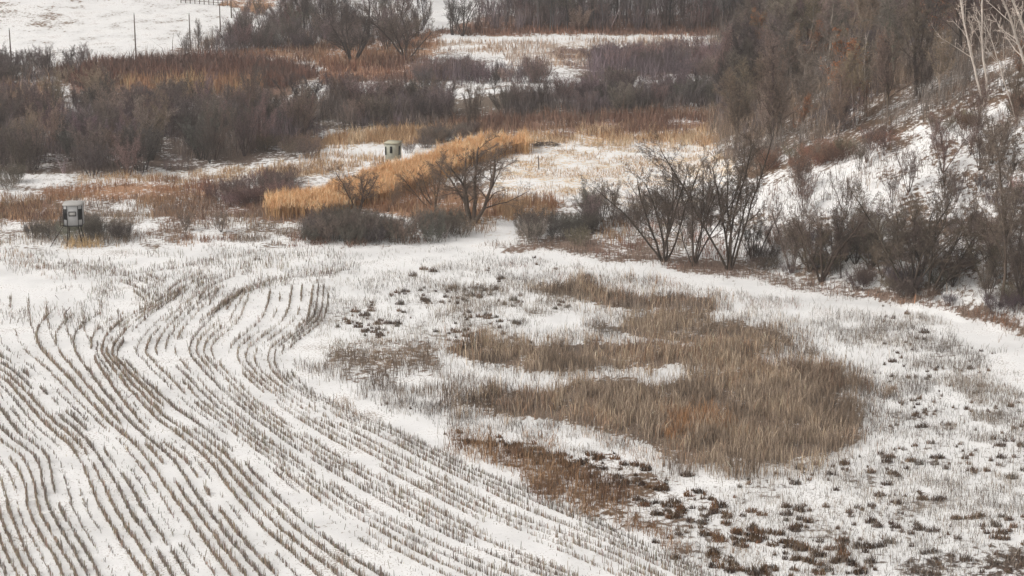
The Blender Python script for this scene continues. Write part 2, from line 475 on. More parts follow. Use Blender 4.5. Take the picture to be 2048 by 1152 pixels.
def scatter(poly, dens, patch=None, edge=1.0, seed=0, cap=400000):
    """random ground points inside a picture outline; patch=(size m, threshold, softness) clumps them"""
    x0, x1, y0, y1 = poly_world_bounds(poly)
    n = int(min((x1 - x0) * (y1 - y0) * dens, 3e6))
    x, y = rng.uniform(x0, x1, n), rng.uniform(y0, y1, n)
    px, py = proj(x, y, ground(x, y))
    m = (px > -260) & (px < 2310) & (py > -60) & (py < 1330)
    x, y, px, py = x[m], y[m], px[m], py[m]
    wx, wy = warp(px, py, x, y, edge)
    q = (py + 472) / 900 * edge
    wx = wx + rng.normal(0, 8, len(x)) * q; wy = wy + rng.normal(0, 3.5, len(x)) * q
    k = inpoly(wx, wy, poly)
    for cl in CLEAN:
        k &= ~(inpoly(wx, wy, cl) & (rng.random(len(x)) < .93))
    if patch:
        v = fbm(x / patch[0] + seed * 7.7, y / (patch[0]) + seed * 3.1, 4)
        pr = sstep(patch[1] - patch[2], patch[1] + patch[2], v)
        k &= rng.random(len(x)) < pr
    x, y = x[k], y[k]
    if len(x) > cap:
        x, y = x[:cap], y[:cap]
    return x, y
def stand(B, poly, dens, h, hv, w, cols, patch=None, edge=1.0, lean=.15, bend=.25, var=.25, seed=0, top=None):
    x, y = scatter(poly, dens, patch, edge, seed)
    N = len(x)
    if N == 0: return
    hh = h * np.exp(rng.normal(0, hv, N)) * (.75 + .5 * fbm(x / 2.5 + 3, y / 2.5, 2))
    pal = np.array([dull(c) for c in cols])
    q = fbm(x / 5 + 31 + seed, y / 7 + 11, 4) * 2.6 - .8 + rng.normal(0, .16, N)
    idx = np.clip((q * len(cols)).astype(int), 0, len(cols) - 1)
    c = pal[idx] * np.exp(rng.normal(0, var, (N, 1)))
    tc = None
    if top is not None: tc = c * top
    B.add(x, y, hh, w * rng.uniform(.6, 1.4, N), c, lean, bend, topcol=tc)

# ---- corn stubble: rows between guide lines
GUIDES = [
    [(662, 572), (646, 637), (577, 705), (600, 765), (680, 815), (813, 874), (957, 943), (1094, 1004), (1264, 1079), (1480, 1180)],
    [(605, 572), (590, 640), (516, 700), (525, 745), (620, 815), (745, 885), (890, 963), (1025, 1032), (1200, 1096), (1400, 1195)],
    [(500, 585), (478, 640), (424, 697), (455, 745), (540, 825), (672, 912), (815, 991), (945, 1060), (1110, 1125), (1300, 1200)],
    [(455, 570), (400, 620), (352, 690), (372, 735), (470, 830), (600, 930), (735, 1015), (860, 1080), (1010, 1145), (1150, 1200)],
    [(380, 575), (290, 640), (236, 700), (255, 728), (345, 812), (460, 900), (560, 1000), (650, 1080), (760, 1150), (850, 1200)],
    [(330, 590), (214, 645), (181, 692), (205, 745), (284, 848), (369, 922), (437, 1018), (492, 1086), (547, 1148), (585, 1200)],
    [(-90, 620), (-60, 660), (-20, 700), (41, 741), (137, 827), (198, 888), (253, 963), (294, 1032), (369, 1148), (400, 1200)],
    [(-150, 700), (-120, 735), (-80, 765), (-30, 780), (34, 861), (89, 909), (109, 970), (123, 1025), (191, 1141), (215, 1200)],
    [(-250, 760), (-220, 790), (-180, 820), (-140, 850), (-80, 890), (-20, 930), (10, 980), (25, 1040), (75, 1148), (95, 1200)],
    [(-350, 800), (-320, 830), (-290, 860), (-250, 890), (-190, 930), (-140, 970), (-110, 1020), (-90, 1080), (-50, 1150), (-30, 1200)],
]
def catmull(P, n=40):
    P = np.array(P); P = np.vstack([2 * P[0] - P[1], P, 2 * P[-1] - P[-2]])
    out = []
    for i in range(1, len(P) - 2):
        t = np.linspace(0, 1, n, endpoint=False)[:, None]
        a, b, c, d = P[i - 1], P[i], P[i + 1], P[i + 2]
        out.append(.5 * ((2 * b) + (c - a) * t + (2 * a - 5 * b + 4 * c - d) * t ** 2 + (3 * b - a - 3 * c + d) * t ** 3))
    return np.vstack(out + [P[-2][None]])
def build_stubble():
    B = Blades()
    G = []
    for g in GUIDES:
        c = catmull(g)
        x, y, z = unproj(c[:, 0], c[:, 1])
        G.append(np.stack([x, y], 1))
    for gi in range(len(G) - 1):
        A, Bq = G[gi], G[gi + 1]
        T = np.gradient(A, axis=0); T /= np.linalg.norm(T, axis=1)[:, None] + 1e-9
        sep = np.abs((Bq - A)[:, 0] * T[:, 1] - (Bq - A)[:, 1] * T[:, 0])
        width = np.median(sep[80:])
        nr = max(5, int(round(width / .76)))
        for k in range(nr):
            f = k / nr
            P = A * (1 - f) + Bq * f
            ds = np.r_[0, np.cumsum(np.hypot(*np.diff(P, axis=0).T))]
            n = int(ds[-1] / .042)
            s = np.sort(rng.uniform(0, ds[-1], n))
            x, y = np.interp(s, ds, P[:, 0]), np.interp(s, ds, P[:, 1])
            # a slow wander of the planter line
            wig = .10 * (fbm(s / 6 + gi * 9, s * 0 + gi, 2) - .5) * 2
            tx, ty = np.gradient(x), np.gradient(y); L = np.hypot(tx, ty) + 1e-9
            # the direction must be smooth
            tx, ty = np.interp(s, ds, np.gradient(P[:, 0], ds + 1e-6 * np.arange(len(ds)))), np.interp(s, ds, np.gradient(P[:, 1], ds + 1e-6 * np.arange(len(ds))))
            L = np.hypot(tx, ty) + 1e-9; tx, ty = tx / L, ty / L
            jj = rng.normal(0, .035, n) + .10 * (fbm(s / 1.1 + k * 3.3, s * 0 + gi, 2) - .5); x = x - ty * (wig + jj); y = y + tx * (wig + jj)
            px, py = proj(x, y, ground(x, y))
            strong = k < 4
            u = s / ds[-1]
            nz = fbm(s / 5 + k * 13.1 + gi * 31, s * 0 + k * 5.5 + gi, 3)
            nb = fbm(x / 7, y / 7, 3)
            if strong:
                pr = sstep(.24, .40, nz) * (.5 + .5 * sstep(.3, .5, nb)) * (1.0 if gi >= 4 else .62)
            else:
                pr = .34 * sstep(.40, .58, nz) + .07
                if gi in (1, 2): pr = .30 * sstep(.32, .5, nz) + .06
                if gi <= 3 and k == nr - 1: pr = 0 * s + .012
                if gi == 0: pr = 0 * s + .02
            # the ragged headland, where rows fade out
            fade = sstep(540 + 30 * vnoise(px / 50, px * 0), 600, py) * (.35 + .65 * sstep(560, 660, py))
            if gi <= 1: fade = np.ones(n)
            if gi >= 5: fade = sstep(610, 660, py)
            pr = pr * fade
            # disturbed band where the headland passes cross
            cross = np.exp(-((py - (640 + .02 * px)) / 26) ** 2) * (px > 250)
            pr = pr * (1 - .6 * cross * (gi >= 1))
            keep = rng.random(n) < pr
            x, y = x[keep], y[keep]; m = len(x)
            if m == 0: continue
            h = (.31 if strong else .25) * np.exp(rng.normal(0, .34, m)) * (.6 + .8 * fbm(x / 1.3, y / 1.3, 3))
            c = colvar('877562' if rng.random() < .6 else '7c6f62', m, .28)
            B.stalks(x, y, h,   .036 if gi >= 4 else .032, c, .10 if strong else .3)
            # leaf remains at the feet
            q = rng.random(m) < (.6 if strong else .5)
            xs, ys = x[q] + rng.normal(0, .05, q.sum()), y[q] + rng.normal(0, .05, q.sum())
            B.add(xs + rng.normal(0, .06, len(xs)), ys, rng.uniform(.10, .3, len(xs)), .035, colvar('8f7a60', len(xs), .3), .6, .8)
    # loose broken stalks and leaf pieces lying over the field
    field = [(-200, 560), (120, 560), (300, 540), (640, 520), (660, 640), (600, 700), (700, 810), (1500, 1170), (1500, 1300), (-300, 1300)]
    for dens, h, pt in ((3.2, .14, (3.5, .47, .15)), (1.0, .28, (2.5, .5, .12)), (6, .1, (1.2, .56, .06))):
        x, y = scatter(field, dens, pt, .6, 2)
        B.add(x, y, h * rng.uniform(.5, 1.5, len(x)), .035, colvar('80705f', len(x), .35), .8, .6)
    for a, b, dn in ((( 180, 560), (420, 600), 3), ((330, 620), (460, 680), 3.0), ((480, 520), (620, 540), 5)):
        poly = [(a[0], a[1]), (b[0], a[1] - 12), (b[0], b[1]), (a[0], b[1])]
        x, y = scatter(poly, dn, (2.0, .5, .1), .8, 5)
        B.stalks(x, y, .45 * rng.uniform(.5, 1.3, len(x)), .035, colvar('84715b', len(x), .3), .15)
    strokes = []
    for i in range(6): strokes.append([(225 + 14 * i, 566 - 3 * i), (262 + 15 * i, 580 - 2 * i), (292 + 15 * i, 604 - 2 * i)])
    for i in range(5): strokes.append([(405 + 22 * i, 548 + 1 * i), (352 + 22 * i, 570 + 2 * i), (322 + 24 * i, 600 + 3 * i)])
    for i in range(6): strokes.append([(700 - 10 * i, 540 + 5 * i), (600 - 14 * i, 550 + 5 * i), (500 - 10 * i, 575 + 6 * i), (450 - 10 * i, 612 + 7 * i)])
    for i in range(7): strokes.append([(20 + 36 * i, 596 + 3 * i), (24 + 36 * i, 640 + 4 * i), (38 + 36 * i, 690)])
    for i in range(4): strokes.append([(120 + 30 * i, 545), (210 + 20 * i, 552), (330 + 20 * i, 540 - 4 * i), (520, 520 - 6 * i)])
    for i in range(5): strokes.append([(10 + 12 * i, 512 + 6 * i), (120 + 12 * i, 520 + 5 * i), (260 + 10 * i, 545 + 4 * i)])
    for j, st in enumerate(strokes):
        c_ = catmull(st, 12); sx, sy, _ = unproj(c_[:, 0], c_[:, 1])
        ds = np.r_[0, np.cumsum(np.hypot(np.diff(sx), np.diff(sy)))]
        n = int(ds[-1] / .07); q = rng.uniform(0, ds[-1], n)
        nz = fbm(q / 3 + j * 7.7, q * 0 + j, 3)
        q = q[rng.random(n) < sstep(.36, .55, nz) * (.75 if j < 17 else .35)]; m = len(q)
        x, y = np.interp(q, ds, sx) + rng.normal(0, .06, m), np.interp(q, ds, sy) + rng.normal(0, .08, m)
        B.stalks(x, y, .34 * np.exp(rng.normal(0, .35, m)), .036, colvar('847362', m, .3), .15)
    head = [(-200, 500), (700, 498), (720, 540), (640, 560), (420, 600), (200, 640), (140, 600), (40, 545), (-200, 520)]
    x, y = scatter(head, 8, (2.2, .49, .10), .8, 8)
    B.stalks(x, y, .4 * rng.uniform(.5, 1.4, len(x)), .03, colvar('85786a', len(x), .3), .2)
    x, y = scatter([(-100, 612), (140, 612), (230, 640), (200, 660), (-100, 640)], 5, (2, .42, .12), .8, 8)
    B.stalks(x, y, .4 * rng.uniform(.5, 1.4, len(x)), .03, colvar('85786a', len(x), .3), .3)
    B.build("corn_stubble", "rows of cut brown corn stubble curving across the snowy field")
build_stubble()

# ---- cattails in the near marsh
CAT = ['75624e', '887460', '97836c', 'a08a6c', '8c6a4c', '7a6a5c']
def build_cattails():
    B = Blades()
    P = [
        ([(1070, 562), (1150, 566), (1250, 580), (1420, 603), (1420, 622), (1340, 626), (1230, 618), (1120, 592)], 55, .9),
        ([(1180, 660), (1260, 637), (1400, 622), (1500, 652), (1580, 668), (1590, 692), (1500, 704), (1400, 682), (1280, 672)], 50, .9),
        ([(890, 692), (960, 682), (1100, 687), (1300, 692), (1340, 702), (1400, 682), (1520, 692), (1550, 732), (1400, 742), (1300, 732),
          (1200, 737), (1080, 738), (960, 722), (900, 710)], 60, 1.0),
        ([(900, 806), (960, 792), (1100, 790), (1190, 784), (1130, 760), (1200, 752), (1260, 775), (1300, 772), (1400, 748), (1500, 728), (1620, 733), (1745, 748),
          (1760, 795), (1750, 860), (1700, 905), (1600, 935), (1500, 945), (1400, 930), (1320, 910), (1390, 890), (1350, 882), (1220, 867),
          (1130, 832), (1000, 830), (920, 818)], 62, 1.0),
    ]
    for i, (p, dn, h) in enumerate(P):
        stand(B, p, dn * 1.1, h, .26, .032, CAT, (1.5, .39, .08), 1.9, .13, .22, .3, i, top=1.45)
    # dark matted edges and bent-over clumps
    for p in ([(890, 692), (1000, 685), (1020, 728), (960, 730), (900, 714)], [(895, 806), (960, 786), (1060, 786), (1040, 832), (940, 824)],
              [(1070, 562), (1250, 580), (1400, 605), (1380, 622), (1230, 612), (1110, 590)], [(1540, 655), (1600, 668), (1600, 700), (1520, 704)]):
        stand(B, p, 34, .75, .25, .036, ['5f4e3e', '6b5743', '54463a'], (1.2, .44, .1), 1.8, .25, .45, .3, 21)
    # looser fringes
    stand(B, [(1400, 630), (1640, 640), (1660, 700), (1560, 730), (1400, 740), (1300, 712)], 9, .6, .2, .03, CAT, (2.2, .47, .08), 1, .15, .25, .25, 9)
    stand(B, [(1080, 740), (1300, 740), (1700, 735), (1790, 800), (1800, 900), (1600, 945), (1380, 940), (1000, 840), (880, 800)], 7, .6, .2, .03, CAT,
          (2.0, .48, .08), 1.2, .15, .25, .25, 10)
    stand(B, [(610, 725), (700, 715), (860, 730), (960, 780), (940, 830), (800, 805), (690, 775), (620, 750)], 30, .75, .3, .03, ['6e5a48', '7d6a56', '857463', '634f3e'],
          (1.6, .45, .08), 1.2, .12, .2, .25, 12)
    # a tawny patch in the middle of the stand
    stand(B, [(1330, 850), (1370, 825), (1440, 832), (1470, 860), (1430, 872), (1340, 874)], 55, 1.05, .15, .036, ['a8682c', 'a06a38', 'b07c44'], None, 1.3, .15, .3, .2, 13)
    stand(B, [(1560, 725), (1640, 735), (1740, 750), (1740, 790), (1660, 780), (1560, 750)], 30, .9, .15, .036, ['6b4a34', '7d5a40'], (1.5, .45, .1), 1.3, .15, .3, .2, 14)
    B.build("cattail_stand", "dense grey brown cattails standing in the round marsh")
build_cattails()

def build_sedge():
    B = Blades()
    stand(B, [(890, 878), (930, 868), (1010, 880), (1100, 905), (1190, 950), (1240, 975), (1248, 1018), (1200, 1032), (1120, 1000), (1050, 965), (980, 930)],
          52, .7, .28, .034, ['84613f', '9a7248', 'aa8458', '8c6844', '9a7248', '745238'], (1.3, .30, .1), 1.2, .12, .25, .22, 1)
    stand(B, [(1230, 1020), (1300, 1045), (1400, 1100), (1390, 1120), (1300, 1090), (1230, 1050)], 48, .6, .2, .034, ['8a5c35', '95704c'], (1.5, .45, .1), .8, .15, .3, .22, 2)
    stand(B, [(960, 865), (1200, 870), (1330, 910), (1350, 935), (1250, 915), (1100, 895)], 22, .55, .2, .034, ['a47a4c', '8d6a4a', 'b48e60'], (1.4, .47, .07), 1.2, .25, .4, .22, 3)
    stand(B, [(650, 680), (780, 685), (880, 695), (860, 725), (660, 720)], 44, .42, .2, .034, ['9a7c58', '8a6c4a', '8a7c62'], (1.6, .48, .06), 1.2, .3, .4, .22, 4)
    stand(B, [(1440, 1070), (1600, 1100), (1560, 1160), (1440, 1140)], 12, .5, .2, .034, ['8a6a48'], (1.0, .5, .07), 1.2, .25, .4, .22, 5)
    stand(B, [(700, 830), (670, 800), (690, 790), (740, 830)], 22, .5, .2, .034, ['96734a'], None, 1.2, .2, .3, .2, 6)
    B.build("tawny_sedge", "tawny orange sedge strip along the edge of the corn rows")
build_sedge()

def build_tussocks():
    """drooping dark tufts with snow between them"""
    B = Blades()
    def tufts(poly, dens, patch, rad, n, cols, seed=0, edge=1.0):
        x, y = scatter(poly, dens, patch, edge, seed)
        for xi, yi in zip(x, y):
            r = min(rad * .8 * math.exp(rng.normal(0, .6)), .36); k = int(n * (r / rad) ** 1.3) + 6
            a, q = rng.uniform(0, 6.283, k), np.sqrt(rng.uniform(0, 1, k)) * r * .8
            c = lin(cols[rng.integers(len(cols))])
            B.add(xi + np.cos(a) * q * 1.5, yi + np.sin(a) * q * .8, (.30 + 1.4 * (r - q) * rng.uniform(.5, 1.2)) * rng.uniform(.5, 1.1, k), .045,
                  colvar(c, k, .3), .32, .35)
    D = ['63544a', '705e50', '5a4a3f', '7a6654', '6b6259']
    tufts([(1380, 930), (1760, 905), (2200, 830), (2200, 1300), (1500, 1300), (1400, 1060)], .75, (2.4, .46, .12), .19, 34, D, 1)
    tufts([(1760, 600), (2050, 690), (2200, 800), (2200, 900), (1800, 900), (1760, 760)], .5, (3.2, .46, .12), .14, 26, D, 2)
    tufts([(680, 640), (760, 580), (1050, 570), (1180, 640), (1100, 680), (880, 690), (700, 680)], 1.1, (2.6, .46, .1), .18, 32, D + ['6d675c'], 3)
    tufts([(900, 868), (1060, 885), (1250, 925), (1420, 1000), (1420, 1040), (1300, 1030), (1240, 1000), (1100, 930)], 3.0, (1.0, .46, .08), .26, 46, ['5a4736', '64503c', '4a3b30', '7a5a40'], 4)
    tufts([(1230, 1035), (1480, 1020), (1700, 1080), (1780, 1200), (1560, 1200), (1400, 1130)], 2.3, (1.5, .47, .08), .26, 44, ['5a4736', '6d5640', '4a3b30', '7d6048'], 5)
    tufts([(1800, 1120), (2200, 1100), (2200, 1300), (1800, 1300)], 1.2, (1.5, .47, .08), .25, 40, D, 6)
    tufts([(760, 540), (1100, 520), (1250, 570), (1000, 570)], .25, (2.5, .5, .1), .17, 30, D, 7)
    tufts([(660, 760), (900, 830), (1300, 990), (1420, 1080), (1350, 1060), (900, 880), (680, 800)], .12, None, .1, 16, D, 8)
    B.build("sedge_tussocks", "small dark sedge tufts poking through snow around the marsh")
build_tussocks()

def build_weeds():
    """thin grey-brown stems standing in the snow round the cattails"""
    B = Blades()
    W = ['7c746c', '70665e', '887c70', '80705e', '968674']
    whole = [(640, 590), (760, 545), (1000, 520), (1250, 545), (1600, 605), (1850, 650), (2000, 740), (2250, 850), (2250, 1320), (1560, 1320), (1300, 1040),
             (900, 860), (720, 780), (620, 700)]
    stand(B, whole, 15, .42, .3, .026, W, (3.0, .50, .13), 1, .2, .3, .25, 1)
    stand(B, whole, 10, .5, .3, .026, W, (1.1, .52, .08), 1, .2, .3, .25, 2)
    for p, dn, pt in (([(1640, 640), (1900, 640), (2000, 720), (2040, 860), (1900, 900), (1760, 860), (1640, 700)], 16, (2.2, .50, .08)),
                      ([(1850, 760), (2200, 780), (2200, 900), (1900, 880)], 14, (2.2, .5, .1)),
                      ([(850, 555), (1150, 550), (1300, 640), (1200, 680), (900, 650)], 16, (2.0, .5, .08)),
                      ([(760, 790), (1000, 830), (1250, 880), (1300, 900), (1150, 905), (960, 870), (800, 820)], 16, (1.6, .48, .08)),
                      ([(1700, 960), (2200, 930), (2200, 1060), (1800, 1050)], 14, (1.6, .5, .07)),
                      ([(1580, 1050), (1900, 1060), (1960, 1180), (1650, 1200)], 8, (1.6, .5, .07))):
        stand(B, p, dn * 2.3, .5, .3, .028, W, pt, 1.4, .2, .3, .25, 3)
    stand(B, [(1620, 620), (1900, 640), (2040, 720), (2048, 800), (1900, 720), (1700, 680)], 12, .6, .3, .024, ['85644c', '8b7560', '7b6f66'], (2.0, .5, .08), 1, .2, .3, .25, 5)
    stand(B, [(990, 505), (1250, 530), (1600, 590), (1600, 620), (1250, 580), (960, 530)], 18, .4, .3, .024, ['85705c', '8f5f48'], (2.0, .5, .08), 1, .2, .3, .25, 6)
    stand(B, [(640, 505), (960, 498), (1250, 530), (1250, 570), (1000, 560), (760, 560), (660, 600)], 10, .35, .3, .026, W, (1.8, .50, .08), 1.2, .2, .3, .25, 15)
    stand(B, [(1640, 590), (1850, 600), (2048, 655), (2200, 720), (2200, 800), (2048, 700), (1880, 625), (1700, 606)], 12, .5, .3, .03, ['85644c', '7b6f66'], (1.6, .48, .08), 1.0, .2, .3, .25, 16)
    stand(B, [(1760, 900), (2250, 860), (2250, 1320), (1560, 1320), (1450, 1050), (1500, 950)], 14, .32, .4, .03, W + ['6e5f52'], (1.2, .53, .07), 1.2, .35, .4, .25, 17)
    B.build("winter_weeds", "thin grey weed stems standing in the snow around the cattails")
build_weeds()

def build_redgrass():
    B = Blades()
    RG = ['7d5340', '8c5e48', '8f6a4e', '6f5040']
    stand(B, [(960, 492), (1020, 486), (1200, 498), (1400, 528), (1600, 560), (1830, 592), (2048, 640), (2300, 720), (2300, 740), (2048, 672), (1900, 622),
              (1700, 596), (1500, 562), (1300, 530), (1120, 508)], 26, .6, .3, .035, ['7a6050', '846a56', '8f7660', '6f5c4e', '8a6450'], (2.5, .34, .12), .7, .2, .35, .25, 1)
    stand(B, [(1700, 585), (2048, 640), (2300, 720), (2300, 760), (2048, 680), (1880, 620), (1750, 600)], 14, .8, .25, .05, ['96683f', '8c5e3c', '8f6a4e'], (2, .48, .1), .5, .2, .35, .25, 1)
    stand(B, [(850, 245), (1100, 236), (1450, 222), (1450, 262), (1100, 272), (850, 264)], 20, 1.2, .3, .06, ['7d5a48', '86604a', '967458'], (5, .40, .12), 1.6, .15, .3, .22, 2)
    stand(B, [(100, 150), (200, 130), (420, 118), (560, 130), (640, 150), (560, 178), (400, 165), (250, 170), (150, 175)], 16, 1.9, .25, .09, ['7a5344', '865a46', '6d5044', '75584c'], None, .6, .2, .3, .22, 3)
    stand(B, [(640, 128), (850, 122), (900, 160), (640, 170)], 10, 1.4, .25, .1, ['a0714f', '86583f', '7d5a48'], (4, .45, .12), .6, .12, .2, .2, 4)
    stand(B, [(500, 90), (880, 70), (880, 110), (700, 135), (470, 120)], 8, 1.2, .25, .1, ['a0714f', '96704e', '7d5a48'], (4, .45, .12), .6, .12, .2, .2, 5)
    stand(B, [(-260, 405), (110, 400), (150, 430), (120, 440), (-260, 440)], 20, 1.0, .25, .06, ['7d5a48', '8c6a50', 'a0784f', 'a88a60'], (2.5, .42, .12), 1.2, .15, .3, .22, 6)
    stand(B, [(280, 395), (640, 395), (640, 445), (300, 440)], 22, .8, .25, .055, ['7d5a48', '8c6a50', '8a7260', 'a0784f'], (2.5, .45, .12), 1.2, .15, .3, .22, 7)
    stand(B, [(-260, 380), (300, 400), (650, 420), (920, 480), (700, 488), (0, 492), (-260, 495)], 22, .6, .3, .04, ['8c6a50', '8a7260', '8f8070', 'a08560', '7d6656'], (2.0, .5, .1), .6, .2, .3, .22, 8)
    stand(B, [(370, 470), (700, 468), (920, 484), (700, 492), (370, 492)], 24, .5, .3, .045, RG + ['8a7260', '8f8070'], (2.0, .47, .1), .6, .2, .3, .22, 8)
    stand(B, [(960, 55), (1520, 50), (1520, 68), (1380, 72), (870, 70)], 6, 1.0, .25, .1, ['96684e', '7d5a48'], None, .6, .12, .2, .2, 9)
    stand(B, [(1190, 445), (1440, 440), (1480, 530), (1250, 510)], 16, .7, .3, .045, ['8c5e48', '7d6a56', '8f8070'], (2.0, .47, .1), .8, .2, .3, .22, 10)
    # brush over the hill's lower face
    stand(B, [(1380, 440), (1500, 370), (1700, 320), (2060, 200), (2300, 120), (2300, 700), (2048, 640), (1700, 560), (1400, 505)], 7, .8, .35, .045,
          ['6e5648', '7d5a48', '5d5048', '7a6a5e'], (3.0, .52, .08), .8, .35, .4, .25, 11)
    B.build("russet_brush", "low russet brown brush and grass along the foot of the woods")
build_redgrass()

def build_goldgrass():
    B = Blades()
    GG = ['b08a5c', 'c29c6a', 'a87d50', 'c8aa80']
    stand(B, [(1040, 264), (1200, 262), (1430, 256), (1430, 292), (1250, 290), (1060, 294)], 24, .8, .3, .055, GG, (3, .45, .10), 1.4, .15, .3, .2, 1)
    stand(B, [(560, 300), (690, 264), (900, 262), (860, 285), (700, 300)], 28, 1.1, .25, .065, GG, (3, .40, .12), .6, .15, .3, .2, 2)
    stand(B, [(60, 385), (260, 364), (430, 364), (440, 400), (260, 404), (90, 402)], 18, .8, .25, .05, ['a5764e', 'a06d40', 'b08a5c', '8c5e48'], (3, .46, .1), .6, .15, .3, .2, 3)
    stand(B, [(150, 350), (420, 345), (640, 325), (800, 325), (640, 352), (520, 362), (150, 370)], 26, .6, .3, .05, GG + ['96704e'], (2.0, .49, .1), .6, .15, .3, .2, 4)
    stand(B, [(560, 322), (660, 305), (800, 320), (640, 350), (520, 350)], 22, .7, .3, .05, GG, (2.0, .5, .08), .6, .15, .3, .2, 5)
    stand(B, [(680, 398), (780, 388), (900, 370), (1010, 382), (1000, 438), (880, 445), (760, 428)], 30, .8, .25, .05, ['a5764e', 'b08a5c', '96684a', 'b08a68'], (3, .42, .12), .6, .15, .3, .2, 6)
    stand(B, [(990, 405), (1120, 402), (1115, 440), (990, 445)], 26, 1.3, .2, .05, ['a06d40', '8c5e3c', 'b08a5c'], (1.6, .44, .08), .6, .1, .2, .2, 7)
    stand(B, [(1000, 300), (1430, 292), (1480, 340), (1330, 400), (1130, 400), (1000, 405)], 18, .4, .3, .045, GG, (2.6, .50, .08), .6, .3, .4, .2, 8)
    stand(B, [(860, 84), (1500, 74), (1420, 95), (1250, 112), (1180, 135), (1040, 138), (1000, 112), (870, 104)], 4.5, .9, .3, .1, ['b39a86', 'a58a74', 'b08f70'], (6, .46, .12), .6, .15, .3, .2, 9)
    stand(B, [(240, 170), (520, 168), (520, 192), (260, 192)], 12, 2.2, .2, .1, ['c2a070', 'b8945e', 'a5764e'], (4, .40, .1), .6, .08, .15, .2, 10)
    stand(B, [(540, 100), (700, 100), (880, 120), (700, 135), (560, 132)], 6, 1.0, .3, .09, ['b08f70', 'a5764e'], (4, .46, .1), .6, .15, .3, .2, 11)
    stand(B, [(-260, 165), (110, 165), (100, 265), (-260, 270)], 8, 1.6, .3, .09, ['96704e', 'a07c5a', 'b08f70'], (4, .44, .1), .6, .15, .3, .2, 12)
    stand(B, [(130, 484), (210, 484), (200, 496), (130, 497)], 40, .8, .2, .045, ['c2a068', 'b08a4c'], None, .4, .2, .3, .2, 13)
    stand(B, [(-100, 430), (100, 420), (130, 445), (60, 455), (-100, 455)], 14, .7, .2, .05, ['c2966a', 'b08a5c'], (2, .47, .1), .6, .2, .3, .2, 14)
    stand(B, [(0, 505), (40, 508), (100, 540), (130, 560), (60, 552), (0, 525)], 12, .5, .2, .04, ['a5825c', '96704e'], (1.4, .5, .08), .8, .2, .3, .2, 15)
    stand(B, [(500, 518), (590, 512), (590, 545), (510, 545)], 12, .8, .2, .03, ['96845c', '8a7a5c'], (1.4, .48, .08), .8, .1, .15, .2, 16)
    stand(B, [(930, 440), (1000, 440), (960, 470), (900, 470)], 16, .7, .2, .045, ['b0864c', '96704e'], (1.4, .46, .08), .8, .15, .2, .2, 17)
    stand(B, [(1190, 455), (1250, 450), (1260, 490), (1200, 490)], 20, .8, .2, .05, ['a5743c', '96683f', 'b89468'], (1.4, .44, .08), .8, .15, .2, .2, 18)
    stand(B, [(350, 478), (400, 474), (410, 494), (355, 494)], 24, .7, .2, .045, ['a57c58', 'b0906c'], (1.4, .44, .08), .8, .15, .2, .2, 19)
    B.build("golden_grass", "pale golden dry grass in patches across the far valley")
build_goldgrass()

